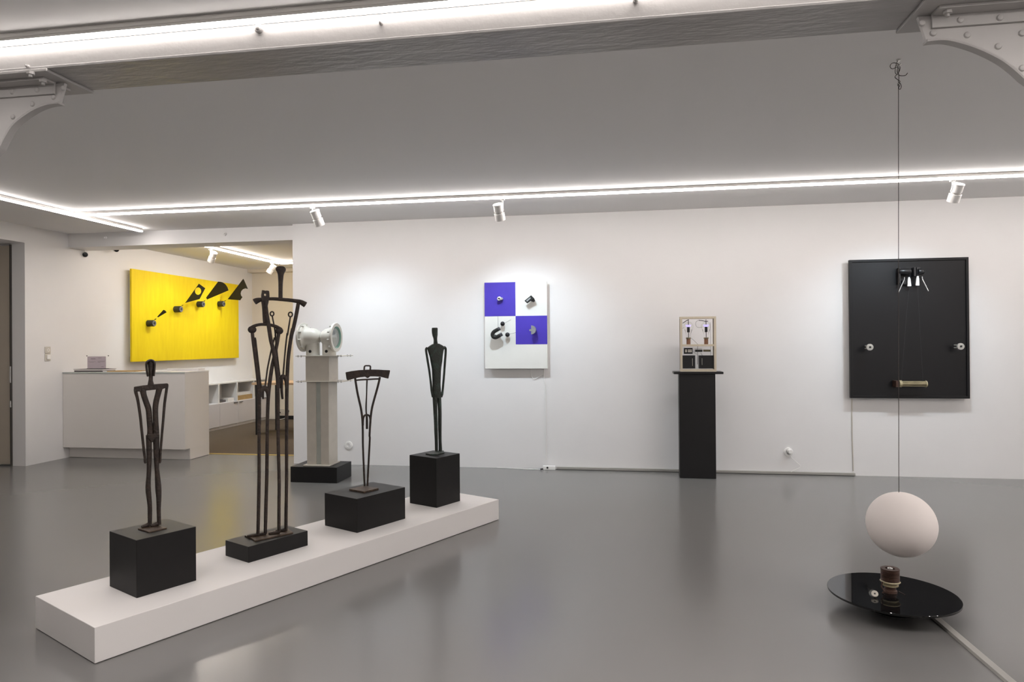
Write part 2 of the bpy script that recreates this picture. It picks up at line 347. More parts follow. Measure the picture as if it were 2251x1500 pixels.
def spot(u, v, line, top, bot, target, label, energy, col=(.70, .87, 1.0), size=108, blend=1.0):
    # line: plane ('y', value) or ('x', value) of the track; top/bot: pixels of the head's axis ends
    pos = at_y(u, v, line[1]) if line[0] == 'y' else at_x(u, v, line[1])
    a = at_y(*top, pos.y) if line[0] == 'y' else at_x(*top, pos.x)
    tgt = Vector(target); ax = (tgt - a).normalized()
    r = thing('spotlight', label, 'spotlight', (pos.x, pos.y, ZC - .055), 'white track spotlights')
    L = .165
    e = a + ax * L
    side = ax.cross(Vector((0, 0, 1))).normalized()
    if side.dot(RT) > 0: side = -side
    if side.dot(pos - a) < 0: side = -side
    MB().lathe([(.045, 0), (.050, .004), (.050, .010), (.047, .012), (.047, .075), (.044, .078)], a, ax, 32).build('rear_housing', M['white_plastic'], r)
    MB().lathe([(.040, .078), (.040, .098)], a, ax, 24).build('cooling_neck', M['track'], r)
    MB().lathe([(.047, .092), (.051, .094), (.051, L), (.046, L), (.044, L - .02), (.0, L - .02)], a, ax, 32, caps=False).build('front_sleeve', M['white_plastic'], r)
    q = a + ax * .035 + side * .046
    MB().tube([Vector((q.x, q.y, ZC - .06)), q - Vector((0, 0, .0)), q + ax * .035], [.007, .007, .007], 10).build('bracket_arm', M['white_plastic'], r)
    MB().box(q.x - .02, q.x + .02, q.y - .014, q.y + .014, ZC - .066, ZC - .055).build('track_adapter', M['white_plastic'], r, smooth=0)
    ld = bpy.data.lights.new('spot_beam', 'SPOT'); ld.energy = energy; ld.color = col; ld.spot_size = math.radians(size); ld.spot_blend = blend; ld.shadow_soft_size = .022
    lo = bpy.data.objects.new('spot_beam', ld); COL.objects.link(lo)
    lo.location = e - ax * .004; lo.rotation_euler = (-ax).to_track_quat('Z', 'Y').to_euler()
    return r
spot(684, 456, ('y', 6.60), (691, 463), (698, 495), (-2.65, YW, .5), 'white spotlight above the lamp column, leftmost on the picture wall strip', 58)
spot(1098, 440, ('y', 6.60), (1094, 449), (1102, 480), (-.98, YW, .62), 'white spotlight above the blue and white checkered panel', 66)
spot(2098, 396, ('y', 6.60), (2108, 404), (2094, 440), (2.75, YW, .65), 'white spotlight above the black wall panel', 62)
spot(467, 546, ('x', -5.96), (471, 555), (462, 574), (XL, 9.9, 1.1), 'white office spotlight nearer the beam, aimed at the yellow panel', 47)
spot(596, 577, ('x', -5.96), (602, 583), (589, 598), (XL, 10.9, 1.1), 'white office spotlight above the tall iron sculpture head, at far end of strip', 50)

# ------------------------------------------------------------------ long white plinth and the black blocks
A0 = at_z(208, 1461.6, 0); PD = Vector((.4512, .8924, 0)); QD = Vector((-PD.y, PD.x, 0))
def pl(s_, q_, z_=0): return A0 + PD * s_ + QD * q_ + Vector((0, 0, z_))
HP = .168
def pbox(s0, s1, q0, q1, z0, z1):
    return MB().obox(pl((s0 + s1) / 2, (q0 + q1) / 2, (z0 + z1) / 2), PD * (s1 - s0) / 2, QD * (q1 - q0) / 2, (0, 0, (z1 - z0) / 2))
tag(pbox(0, 3.066, 0, .681, .003, HP).build('display_plinth', M['white_paint'], smooth=0, bevel=.003), 'long low white display plinth standing diagonally on the grey floor', 'plinth')
BL = [(.285, .600, .212, .512, .463, 'tall black block nearest the viewer, under the hooded iron figure'),
      (.936, 1.357, .243, .486, .263, 'low flat black block under the tall pair of iron figures'),
      (1.728, 2.188, .20, .541, .400, 'wide black block under the horned iron bar figure'),
      (2.558, 2.842, .227, .519, .557, 'upright black block under the green bronze figure at far end of plinth')]
for s0, s1, q0, q1, z1, lab in BL:
    tag(pbox(s0, s1, q0, q1, HP, z1).build('display_block', M['black_paint'], smooth=0, bevel=.0025), lab, 'block', 'black blocks on the white plinth')

# ------------------------------------------------------------------ iron figures
class Fig:
    def __init__(s, foot, ang, name, label, z0):
        s.p0 = Vector(foot); a = math.radians(ang)
        s.d = Vector((math.sin(a), math.cos(a), 0)); s.n = Vector((s.d.y, -s.d.x, 0))
        if s.n.dot(EYE - s.p0) < 0: s.n = -s.n
        s.r = thing(name, label, 'sculpture', (s.p0.x, s.p0.y, z0), None); s.dep = 0
    def P(s, u, v, off=0):
        d = ray(u, v); t = (s.p0 + s.n * off - EYE).dot(s.n) / d.dot(s.n); return EYE + d * t
    def rod(s, mb, pts, hw, ht=None, off=0, k=4, closed=False, n=12, sq=2.4):
        # pts: (u, v[, hw_px]); widths in pixels
        q = [(p[0], p[1], (p[2] if len(p) > 2 else hw)) for p in pts]
        if k and not closed: q = smooth_path(q, k)
        P = [s.P(a, b, off) for a, b, c in q]
        W = [c * mpp(p) for (a, b, c), p in zip(q, P)]
        T = [x if ht is None else ht for x in W]
        return mb.ribbon(P, W, T, s.n, n, closed, sq)
    def plate(s, mb, pts, th, off=0):
        return mb.prism([s.P(a, b, off - th / 2) for a, b in pts], s.n * th)
    def ball(s, mb, u, v, ru, rv, ht, off=0):
        c = s.P(u, v, off); k = mpp(c)
        R = []
        for i in range(13):
            f_ = PI * i / 12
            R.append([c + s.d * ru * k * math.sin(f_) * math.cos(2 * PI * j / 16) + s.n * ht * math.sin(f_) * math.sin(2 * PI * j / 16) + Vector((0, 0, -rv * k * math.cos(f_))) for j in range(16)])
        return mb.rings(R, caps=False)
def Z7(x, y): return (270 + x / 6.525, 770 + y / 6.525)
def Z8(x, y): return (270 + x / 6.525, 960 + y / 6.525)
def C(f_, sc, L): return [(*f_(p[0], p[1]), *( [p[2] / sc] if len(p) > 2 else [])) for p in L]

# --- hooded figure
f1 = Fig((-2.518, 3.337, .472), 53, 'iron_figure', 'dark iron figure with helmet-like hooded head and long thin arms on tall block', .463)
sc = 6.525
mb = MB(); f1.rod(mb, C(Z7, sc, [(400, 158, 20), (402, 180, 38), (403, 240, 36), (403, 330, 30), (402, 390, 26), (400, 440, 30), (402, 500, 44)]), 5, .017)
mb.build('head', M['rust'], f1.r, smooth=60)
mb = MB(); f1.rod(mb, C(Z7, sc, [(358, 378, 13), (346, 310, 15), (338, 240, 16), (338, 200, 16), (352, 168, 18), (380, 152, 18), (405, 148, 18), (432, 156, 18), (452, 180, 18), (455, 220, 16), (452, 290, 15), (446, 372, 12)]), 3, .024)
mb.build('hood', M['rust'], f1.r, smooth=60)
mb = MB(); f1.plate(mb, C(Z7, sc, [(158, 525), (290, 505), (400, 492), (520, 482), (635, 475), (652, 482), (655, 500), (648, 545), (600, 545), (560, 560), (490, 562), (410, 570), (330, 578), (260, 592), (200, 590), (165, 600)]), .026)
mb.build('shoulder_bar', M['rust'], f1.r, smooth=0, bevel=.004)
for L in ([(182, 560, 24), (188, 610, 23), (215, 720, 20), (250, 950, 19), (270, 1150, 18), (305, 1470, 17)], [(632, 510, 22), (628, 560, 19), (600, 760, 19), (580, 1000, 18), (562, 1200, 17), (541, 1470, 16)]):
    tail = [(315, 300, 17), (318, 360, 17), (330, 382, 14)] if L[0][0] < 400 else [(538, 300, 16), (534, 360, 16), (524, 380, 14)]
    mb = MB(); f1.rod(mb, C(Z7, sc, L) + C(Z8, sc, tail), 3, .009); mb.build('arm', M['rust'], f1.r, smooth=60)
for L in ([(285, 560, 42), (300, 640, 38), (335, 750, 38), (368, 850, 38), (382, 1000, 38), (392, 1120, 38), (392, 1230, 40)], [(525, 550, 42), (508, 620, 38), (478, 740, 38), (466, 850, 37), (470, 1000, 36), (475, 1120, 38), (476, 1230, 42)]):
    mb = MB(); f1.rod(mb, C(Z7, sc, L), 5, .015); mb.build('torso_strap', M['rust'], f1.r, smooth=60)
mb = MB(); f1.plate(mb, C(Z7, sc, [(343, 1188), (400, 1195), (522, 1186), (520, 1240), (470, 1262), (440, 1305), (415, 1318), (395, 1300), (345, 1240)]), .036, .002)
mb.build('hip_plate', M['rust'], f1.r, smooth=0, bevel=.006)
for L, toe in (([(374, -20, 40), (375, 100, 37), (378, 300, 34), (375, 480, 30), (366, 640, 32), (364, 760, 36), (376, 880, 33), (387, 1000, 30), (388, 1130, 29), (388, 1275, 27)], (290, 1302)),
               ([(478, -20, 42), (480, 120, 40), (484, 300, 36), (488, 450, 31), (500, 600, 36), (510, 760, 40), (516, 880, 34), (515, 1050, 28), (518, 1180, 27), (521, 1262, 28)], (432, 1280))):
    mb = MB(); f1.rod(mb, C(Z8, sc, L), 5, .015); mb.build('leg', M['rust'], f1.r, smooth=60)
    e = f1.P(*Z8(L[-1][0], L[-1][1])); e.z = .463 + .016
    t_ = f1.P(*Z8(*toe)); t_ = e + (Vector((t_.x, t_.y, e.z)) - e).normalized() * .04 + f1.n * .012; t_.z = .463 + .013
    MB().tube([e + Vector((0, 0, .006)), e.lerp(t_, .5), t_], [.013, .0105, .007], 10).build('foot', M['rust'], f1.r, smooth=60)
pbox(.388, .484, .298, .415, .463, .470).build('base_plate', M['rust_plate'], f1.r, smooth=0, bevel=.001)

# --- tall pair
def T2(x, y): return (530 + x / 8.825, 570 + y / 8.825)
def M2(x, y): return (530 + x / 6.25, 720 + y / 6.25)
def K2(x, y): return (480 + x / 5.3595, 1040 + y / 5.3595)
f2 = Fig((-2.168, 3.957, .27), 48, 'iron_couple', 'tall thin iron couple with crossing legs standing on low flat block', .263)
a, b_, c_ = 8.825, 6.25, 5.3595
mb = MB(); f2.rod(mb, C(T2, a, [(770, 140, 45), (770, 155, 75), (770, 180, 95), (770, 215, 95), (770, 250, 76), (769, 300, 57), (768, 380, 49), (766, 460, 42), (765, 600, 39), (765, 770, 39)]), 5, .017)
mb.build('head', M['rust'], f2.r, smooth=60)
mb = MB(); f2.rod(mb, C(T2, a, [(262, 828, 60), (310, 804, 54), (390, 784, 38), (470, 776, 30), (620, 770, 32), (760, 780, 34), (920, 794, 35), (1060, 812, 38), (1160, 836, 48), (1245, 884, 58)]), 5, .018)
mb.build('shoulder_bar', M['rust'], f2.r, smooth=60)
mb = MB(); f2.rod(mb, C(T2, a, [(462, 800, 34), (478, 900, 36), (497, 1060, 38), (526, 1230, 39), (548, 1380, 39), (563, 1490, 38)]) + C(M2, b_, [(412, 190, 27), (430, 260, 27), (458, 400, 27), (482, 540, 26), (499, 680, 25), (505, 800, 24), (508, 1000, 23), (508, 1250, 22), (508, 1490, 22)]) + C(K2, c_, [(716, 100, 19), (714, 350, 19), (714, 690, 19)]), 4, .011, .036)
mb.build('leg', M['rust'], f2.r, smooth=60)
mb = MB(); f2.rod(mb, C(T2, a, [(1112, 840, 34), (1085, 1000, 36), (1050, 1180, 36), (1000, 1400, 36)]) + C(M2, b_, [(712, 20, 27), (690, 120, 26), (665, 280, 25), (645, 450, 25), (634, 650, 25), (630, 800, 25), (627, 1000, 24), (626, 1250, 23), (625, 1490, 22)]) + C(K2, c_, [(804, 0, 19), (801, 250, 19), (798, 430, 19), (796, 680, 18)]), 4, .011)
mb.build('leg', M['rust'], f2.r, smooth=60)
def pin(path, ringc, rr, off):
    mb = MB(); f2.rod(mb, path, 1.7, None, off); mb.build('pin', M['rust'], f2.r, smooth=60)
    mb = MB(); n = 20
    f2.rod(mb, [(ringc[0] + rr[0] * math.sin(2 * PI * i / n), ringc[1] + rr[1] * -math.cos(2 * PI * i / n), 1.6) for i in range(n)], 1.6, None, off, 0, True, 8); mb.build('pin_ring', M['rust'], f2.r, smooth=60)
pin(C(T2, a, [(604, 1108, 14), (620, 1190, 14), (645, 1310, 14), (668, 1480, 15)]) + C(M2, b_, [(470, 110, 11), (490, 320, 11), (510, 500, 11), (530, 670, 12)]), T2(600, 1060), (4.0, 4.6), -.02)
pin(C(T2, a, [(955, 1120, 14), (935, 1250, 15), (898, 1480, 16)]) + C(M2, b_, [(634, 80, 11), (612, 260, 11), (595, 450, 11), (577, 660, 12)]), T2(957, 1074), (4.4, 5.0), 0)
mb = MB(); f2.rod(mb, C(M2, b_, [(515, 835, 20), (527, 760, 22), (540, 705, 26), (572, 672, 28), (602, 695, 26), (614, 750, 18), (618, 850, 10)]), 4, .014, .004); mb.build('hip_arch', M['rust'], f2.r, smooth=60)
mb = MB(); f2.rod(mb, C(M2, b_, [(563, 690, 14), (560, 760, 17), (557, 860, 18), (564, 940, 17), (570, 985, 14)]), 3, .010, .01); mb.build('tongue', M['rust'], f2.r, smooth=60)
# smaller partner (left, in front)
mb = MB(); 
hole = [(457 + 24 * math.cos(2 * PI * i / 16), 694 - 24 * math.sin(2 * PI * i / 16)) for i in range(16)]
outl = [(540, 700), (537, 660), (530, 618), (490, 612), (457, 616), (430, 608), (402, 604), (395, 650), (386, 700), (388, 760), (392, 790), (415, 800), (457, 805), (500, 800), (525, 795), (540, 760)]
mb.frame([f2.P(*T2(*p), .012) for p in outl], [f2.P(*T2(*p), .012) for p in hole], f2.n * .016)
f2.rod(mb, C(T2, a, [(462, 780, 74), (462, 840, 68), (460, 900, 57), (462, 1000, 50), (465, 1120, 48), (470, 1245, 44)]), 5, .011, .02)
mb.build('head', M['rust'], f2.r, smooth=40)
mb = MB(); f2.rod(mb, C(T2, a, [(178, 1360, 40), (215, 1322, 36), (280, 1288, 30), (370, 1268, 28), (470, 1266, 29), (560, 1276, 30), (640, 1296, 32), (700, 1322, 36), (770, 1372, 44)]), 4, .014, .02)
f2.ball(mb, *T2(214, 1368), 9.3, 8.2, .018, .02); f2.ball(mb, *T2(738, 1392), 9.0, 8.0, .018, .02)
mb.build('shoulder_bar', M['rust'], f2.r, smooth=60)
mb = MB(); f2.rod(mb, C(M2, b_, [(152, 60, 22), (168, 200, 23), (188, 350, 24), (210, 520, 24), (228, 680, 24), (244, 850, 24), (250, 1050, 23), (249, 1300, 23), (246, 1490, 22)]) + C(K2, c_, [(480, 0, 19), (477, 200, 20), (473, 450, 20), (466, 735, 19)]), 4, .011, .02)
mb.build('leg', M['rust'], f2.r, smooth=60)
mb = MB(); f2.rod(mb, C(M2, b_, [(518, 60, 24), (505, 160, 24), (480, 290, 24), (452, 420, 25), (425, 540, 25), (402, 690, 25), (386, 820, 25), (374, 950, 24), (365, 1150, 23), (361, 1300, 22), (358, 1490, 22)]) + C(K2, c_, [(571, 0, 20), (566, 200, 20), (560, 430, 20), (553, 715, 19)]), 4, .011, .02)
mb.build('leg', M['rust'], f2.r, smooth=60)
for L in ([(188, 140, 12), (196, 170, 14), (208, 260, 12), (228, 420, 11), (248, 590, 11), (262, 720, 11), (274, 830, 12)], [(462, 140, 13), (448, 180, 12), (420, 290, 11), (390, 430, 11), (362, 570, 11), (345, 700, 11), (330, 810, 12)]):
    mb = MB(); f2.rod(mb, C(M2, b_, L), 2, None, .022); mb.build('pin', M['rust'], f2.r, smooth=60)
mb = MB(); f2.rod(mb, C(M2, b_, [(272, 960, 18), (274, 900, 26), (284, 855, 34), (318, 838, 38), (350, 855, 34), (364, 900, 24), (366, 970, 14)]), 4, .012, .022); mb.build('hip_arch', M['rust'], f2.r, smooth=60)
mb = MB(); f2.rod(mb, C(M2, b_, [(300, 860, 18), (300, 930, 15), (303, 985, 10)]), 2, .008, .024); mb.build('tongue', M['rust'], f2.r, smooth=60)
for (x, y), of in (((466, 738), .02), ((553, 718), .02), ((714, 695), .036), ((796, 685), 0)):
    e = f2.P(*K2(x, y), of); e.z = .263 + .018
    t_ = e + (QD * .5 - PD * .7).normalized() * .062; t_.z = .263 + .0145
    MB().tube([e + Vector((0, 0, .012)), e, e.lerp(t_, .5) - Vector((0, 0, .002)), t_], [.0095, .0105, .0095, .006], 10).build('foot', M['rust'], f2.r, smooth=60)
mb = MB(); mb.prism([pl(1.018, .302, .2635), pl(1.26, .262, .2635), pl(1.30, .375, .2635), pl(1.045, .452, .2635), pl(1.035, .36, .2635)], (0, 0, .008)); mb.build('base_plate', M['rust_plate'], f2.r, smooth=0)

# --- horned bar figure
def T3(x, y): return (740 + x / 8.336, 780 + y / 8.336)
def K3(x, y): return (620 + x / 3.261, 660 + y / 3.261)
f3 = Fig((-1.853, 4.739, .41), 62, 'iron_bar_figure', 'thin iron figure with wide curved shoulder plate and square loop head on wide block', .40)
mb = MB(); f3.plate(mb, C(T3, 1, [(160, 322), (275, 300), (400, 284), (520, 276), (640, 272), (760, 274), (880, 281), (975, 285), (972, 310), (942, 440), (880, 425), (800, 405), (700, 398), (605, 398), (590, 415), (562, 432), (535, 415), (520, 403), (420, 414), (320, 436), (250, 456), (195, 472), (178, 440)]), .020)
mb.build('shoulder_bar', M['rust'], f3.r, smooth=0, bevel=.004)
mb = MB(); f3.rod(mb, C(T3, 8.336, [(505, 300, 15), (506, 250, 15), (513, 214, 14), (535, 203, 13), (570, 203, 13), (606, 206, 14), (618, 220, 15), (618, 255, 15), (616, 300, 15)]), 2, .009); mb.build('head', M['rust'], f3.r, smooth=60)
mb = MB(); f3.rod(mb, C(T3, 8.336, [(350, 470, 14), (450, 460, 15), (560, 455, 15), (680, 448, 15), (785, 444, 15)]), 2, .007); mb.build('cross_bar', M['rust'], f3.r, smooth=60)
mb = MB(); f3.rod(mb, C(T3, 8.336, [(338, 420, 20), (355, 540, 20), (380, 690, 20), (410, 830, 20), (440, 960, 20), (460, 1080, 20), (473, 1200, 20), (478, 1350, 19), (480, 1490, 19)]) + C(K3, 3.261, [(580, 1050, 7), (586, 1200, 7), (592, 1332, 7)]), 2, .008); mb.build('leg', M['rust'], f3.r, smooth=60)
mb = MB(); f3.rod(mb, C(T3, 8.336, [(793, 410, 20), (765, 540, 20), (722, 700, 20), (680, 850, 20), (648, 980, 20), (628, 1110, 20), (618, 1220, 20), (610, 1350, 19), (603, 1490, 19)]) + C(K3, 3.261, [(629, 1000, 7), (620, 1170, 7), (612, 1332, 7)]), 2, .008); mb.build('leg', M['rust'], f3.r, smooth=60)
mb = MB(); f3.rod(mb, C(T3, 8.336, [(558, 440, 14), (553, 560, 13), (550, 700, 12), (545, 820, 13), (540, 940, 15), (541, 1040, 14), (548, 1110, 14)]), 2, .006); mb.build('spine_rod', M['rust'], f3.r, smooth=60)
mb = MB(); f3.rod(mb, C(T3, 8.336, [(484, 1295, 16), (484, 1220, 17), (492, 1155, 17), (515, 1115, 18), (552, 1103, 18), (590, 1115, 17), (608, 1150, 16), (614, 1220, 12)]), 2, .010, .003); mb.build('hip_arch', M['rust'], f3.r, smooth=60)
mb = MB(); f3.rod(mb, C(T3, 8.336, [(551, 1120, 18), (554, 1180, 21), (555, 1270, 21), (555, 1362, 20)]), 2, .008, .003); mb.build('tongue', M['rust'], f3.r, smooth=60)
pbox(1.877, 2.016, .297, .452, .40, .412).build('base_plate', M['rust_plate'], f3.r, smooth=0, bevel=.001)

# --- bronze figure
def T4(x, y): return (920 + x / 4.8375, 700 + y / 4.8375)
f4 = Fig((-1.485, 5.41, .565), 50, 'bronze_figure', 'slender green patinated bronze standing figure with flat body and small head', .557)
sc = 4.8375
mb = MB()
f4.rod(mb, C(T4, sc, [(172, 101, 26), (172, 110, 30), (172, 140, 30), (175, 180, 26), (178, 210, 18), (180, 240, 16), (182, 290, 24)]), 5, .020, sq=3)
f4.rod(mb, C(T4, sc, [(182, 272, 34), (183, 290, 72), (184, 312, 102), (184, 345, 92), (188, 400, 76), (190, 460, 66), (191, 540, 51), (191, 620, 46), (191, 700, 43), (192, 770, 46), (194, 815, 42), (196, 845, 28)]), 9, .022, sq=3.2)
f4.rod(mb, C(T4, sc, [(92, 318, 16), (80, 335, 12), (88, 395, 11), (100, 470, 11), (116, 570, 10), (130, 680, 10), (138, 760, 11), (148, 800, 15), (152, 840, 11)]), 3, .011)
f4.rod(mb, C(T4, sc, [(272, 308, 16), (288, 325, 12), (287, 390, 11), (280, 480, 11), (272, 600, 10), (263, 700, 10), (256, 770, 11), (248, 805, 16), (240, 840, 12)]), 3, .011)
f4.rod(mb, C(T4, sc, [(174, 815, 27), (176, 900, 23), (179, 1000, 20), (183, 1100, 18), (186, 1200, 17), (189, 1300, 15), (191, 1400, 14), (191, 1430, 15)]), 4, .018)
f4.rod(mb, C(T4, sc, [(216, 815, 24), (222, 900, 20), (226, 1000, 18), (226, 1100, 18), (227, 1200, 16), (229, 1300, 14), (232, 1380, 16), (232, 1425, 18)]), 4, .018)
mb.build('body', M['bronze'], f4.r, smooth=60)
mb = MB(); mb.prism([pl(2.64, .42, .557), pl(2.63, .35, .557), pl(2.655, .31, .557), pl(2.70, .325, .557), pl(2.76, .322, .557), pl(2.83, .39, .557), pl(2.80, .425, .557), pl(2.71, .432, .557)], (0, 0, .012)); mb.build('base_plate', M['bronze'], f4.r, smooth=0, bevel=.003)

# ------------------------------------------------------------------ lamp column on black base
tag(MB().box(-3.459, -2.94, 6.70, 7.088, .002, .166).build('display_block', M['black_ped'], smooth=0, bevel=.002), 'flat black base block under the cream lamp column', 'block')
lx, ly = -3.185, 6.885
lc = thing('lamp_column', 'cream steel column topped by two round enamel lamp heads facing apart', 'sculpture', (lx, ly, .166))
MB().box(-3.338, -3.045, 6.742, 7.03, .166, .178).build('base_flange', M['post_cream'], lc, smooth=0, bevel=.002)
zc_m = at_y(700, 839, 6.77).z; zc_t = at_y(700, 783, 6.77).z
def pcol(u, y): return at_y(u, 900, y).x
y_f, y_b = 6.775, 7.0
xa, xg0, xg1, xb = pcol(674, y_f), pcol(694, y_f), pcol(704.5, y_f), pcol(722.5, y_f)
MB().box(xa, xg0, y_f, y_b, .178, zc_m).build('lower_post', M['post_cream'], lc, smooth=0, bevel=.004)
MB().box(xg1, xb, y_f, y_b, .178, zc_m).build('lower_post', M['post_cream'], lc, smooth=0, bevel=.004)
MB().box(xg0, xg1, y_f + .018, y_b - .018, .178, zc_m).build('web', M['post_groove'], lc, smooth=0)
def flange(z, nm):
    mb = MB().box(at_y(656, 840, 6.80).x, at_y(738, 840, 6.72).x + .065, 6.735, 7.035, z - .004, z + .004)
    o = mb.build(nm, M['post_cream'], lc, smooth=0, bevel=.001)
    x0, x1 = at_y(656, 840, 6.80).x + .02, at_y(738, 840, 6.72).x + .045
    for x_ in (x0, x0 + .035, x1 - .035, x1):
        for y_ in (6.755, 7.01): MB().lathe([(.007, -.012), (.007, .010)], (x_, y_, z), (0, 0, 1), 6).build('bolt', M['grey_metal'], o)
flange(zc_m, 'middle_flange')
MB().box(pcol(672, y_f - .01), pcol(723.9, y_f - .01), y_f - .01, y_b, zc_m, zc_t).build('upper_post', M['post_cream'], lc, smooth=0, bevel=.004)
flange(zc_t, 'top_flange')
zt = zc_t + .004
def head(sx, un, ur, vr):
    yc = 6.875
    xn = at_y(un, 742, yc).x; zr = at_y(ur, vr, yc).z; xr = at_y(ur, 742, yc).x
    R = .157
    body = MB()
    body.lathe([(.073, zt - 0), (.073, zr - .03), (.070, zr)], (xn, yc, 0), (0, 0, 1), 36)
    axx = Vector((sx, 0, 0)); L = abs(xr - xn)
    body.lathe([(.0, -.098), (.04, -.090), (.072, -.066), (.092, -.034), (.099, .0), (.100, L * .45), (.106, L * .58), (.126, L * .66), (.135, L * .70), (.138, L - .018)], (xn, yc, zr), axx, 40, caps=False)
    o = body.build('lamp_housing', M['lamp_white'], lc, smooth=50)
    MB().cyl((xn - .0, yc - .066, zt + .045), (xn, yc - .0755, zt + .045), .016).build('cable_hole', M['black_rubber'], o)
    ring = MB().lathe([(.110, L - .016), (R, L - .016), (R, L + .001), (R - .004, L + .006), (.120, L + .006), (.112, L - .002)], (xn, yc, zr), axx, 48, closed=True)
    ring.build('rim', M['lamp_white'], o, smooth=40)
    MB().lathe([(.098, L - .018), (.112, L - .018), (.117, L + .004), (.102, L - .004)], (xn, yc, zr), axx, 48, closed=True).build('seal_ring', M['lens_ring'], o, smooth=50)
    MB().lathe([(.0, L - .012), (.105, L - .012), (.105, L - .006), (.0, L - .005)], (xn, yc, zr), axx, 48, caps=False).build('lens', M['lens'], o, smooth=40)
    MB().lathe([(.0, L - .045), (.100, L - .042), (.106, L - .02)], (xn, yc, zr), axx, 40, caps=False).build('reflector', M['white_plastic'], o, smooth=50)
    for k in (-.055, .055): MB().lathe([(.026, L - .044), (.024, L - .020), (.0, L - .016)], (xn, yc, zr + k), axx, 16).build('bulb_socket', M['grey_metal'], o)
    for k in range(10):
        t_ = 2 * PI * k / 10 + .2
        c_ = Vector((xn + sx * (L - .045), yc + .137 * math.cos(t_), zr + .137 * math.sin(t_)))
        MB().cyl(c_, c_ + axx * .034, .011, n=10).build('bolt', M['lamp_white'], o)
head(-1, 688, 665.5, 742); head(1, 723.5, 739.5, 742)

# ------------------------------------------------------------------ pedestal with valve machine
pd_ = thing('pedestal', 'tall matt black pedestal with overhanging top slab against the white wall', 'pedestal', (.81, 7.48, 0))
MB().box(.622, .997, 7.41, 7.545, .002, 1.112).build('shaft', M['black_ped'], pd_, smooth=0, bevel=.003)
MB().box(.568, 1.078, 7.392, 7.62, 1.112, 1.137).build('top_slab', M['black_ped'], pd_, smooth=0, bevel=.003)
yv = 7.43
def V(x, y, yy=yv): return at_y(1450 + x / 8.824, 670 + y / 8.824, yy)
vm = thing('valve_machine', 'small beige wooden frame holding two glowing bulbs above black boxes', 'machine', (.81, 7.48, 1.137))
x0, x1 = V(400, 800).x, V(1100, 800).x; zt_ = V(750, 232).z; zs = V(750, 790).z; zb = 1.137
tb = .023; yb2 = 7.53
MB().box(x0, x1, yv, yb2, zb, zb + .025).build('bottom_board', M['beige_wood'], vm, smooth=0, bevel=.001)
MB().box(x0, x1, yv, yb2, zt_ - tb, zt_).build('top_board', M['beige_wood'], vm, smooth=0, bevel=.001)
MB().box(x0 + tb, x1 - tb, yv, yb2, zs - .011, zs + .011).build('shelf', M['beige_wood'], vm, smooth=0, bevel=.001)
for xx in (x0, x1 - tb):
    for yy in (yv, yb2 - .018): MB().box(xx, xx + tb, yy, yy + .018, zb + .025, zt_ - tb).build('upright', M['beige_wood'], vm, smooth=0, bevel=.001)
for xa_ in (x0 + .001, x1 - .004): MB().box(xa_, xa_ + .003, yv + .018, yb2 - .018, zb + .025, zt_ - tb).build('side_plate', M['grey_plate'], vm, smooth=0)
for cx in (560, 903):
    yy = 7.478; k = mpp(V(cx, 500, yy))/8.824
    p = V(cx, 700, yy); zsh = zs + .011; zl = V(cx, 640, yy).z
    s_ = MB().lathe([(38 * k, zsh), (38 * k, zl - .014)], (p.x, yy, 0), (0, 0, 1), 20).build('bulb_socket', M['bakelite'], vm)
    MB().lathe([(40 * k, zl - .014), (48 * k, zl - .010), (48 * k, zl), (30 * k, zl + .002)], (p.x, yy, 0), (0, 0, 1), 20).build('collar', M['brass'], s_)
    zc2 = V(cx, 425, yy).z; rb = 92 * k; z1_ = V(cx, 560, yy).z; ztop = V(cx, 325, yy).z
    prof = [(34 * k, zl), (38 * k, (zl + z1_) / 2), (50 * k, z1_)] + [(rb * math.sin(a_), zc2 - rb * math.cos(a_)) for a_ in [PI * (.28 + .72 * i / 12) for i in range(13)]]
    bulb = MB().lathe(prof, (p.x, yy, 0), (0, 0, 1), 24, caps=False).build('glass_bulb', M['glass'], vm, smooth=60)
    MB().lathe([(22 * k, V(0, 540, yy).z), (22 * k, V(0, 440, yy).z)], (p.x, yy, 0), (0, 0, 1), 14).build('anode', M['dark_metal'], bulb)
    MB().lathe([(30 * k, V(0, 436, yy).z), (36 * k, V(0, 425, yy).z), (44 * k, V(0, 408, yy).z)], (p.x, yy, 0), (0, 0, 1), 16).build('glow', M['filament'], bulb)
    MB().cyl((p.x, yy, zl), (p.x, yy, V(0, 540, yy).z), 5 * k, n=8).build('stem', M['wire'], bulb)
    MB().cyl((p.x, yy, V(0, 405, yy).z), (p.x, yy, V(0, 300, yy).z), 6 * k, n=8).build('top_contact', M['wire'], bulb)
def vt(pts, r, nm, m_, yy=7.44): MB().tube([V(x, y, yy) for x, y in smooth_path(pts, 4)], r, 8).build(nm, m_, vm)
vt([(448, 360), (480, 340), (520, 312), (568, 290)], .0035, 'clip', M['black_rubber']); vt([(760, 305), (830, 312), (900, 325), (940, 318)], .0035, 'clip', M['black_rubber'])
vt([(760, 305), (710, 330), (698, 380), (720, 430), (770, 445), (830, 432)], .0013, 'cable', M['wire']); vt([(980, 345), (985, 500), (988, 700), (990, 980)], .0013, 'cable', M['wire'])
vt([(615, 650), (680, 710), (740, 770)], .0013, 'cable', M['wire']); vt([(735, 810), (735, 950), (735, 1160)], .002, 'cable', M['wire'])
vt([(800, 930), (830, 990)], .0013, 'cable', M['wire']); vt([(640, 910), (720, 960)], .0013, 'cable', M['wire']); vt([(440, 465), (480, 440)], .0012, 'cable', M['wire'])
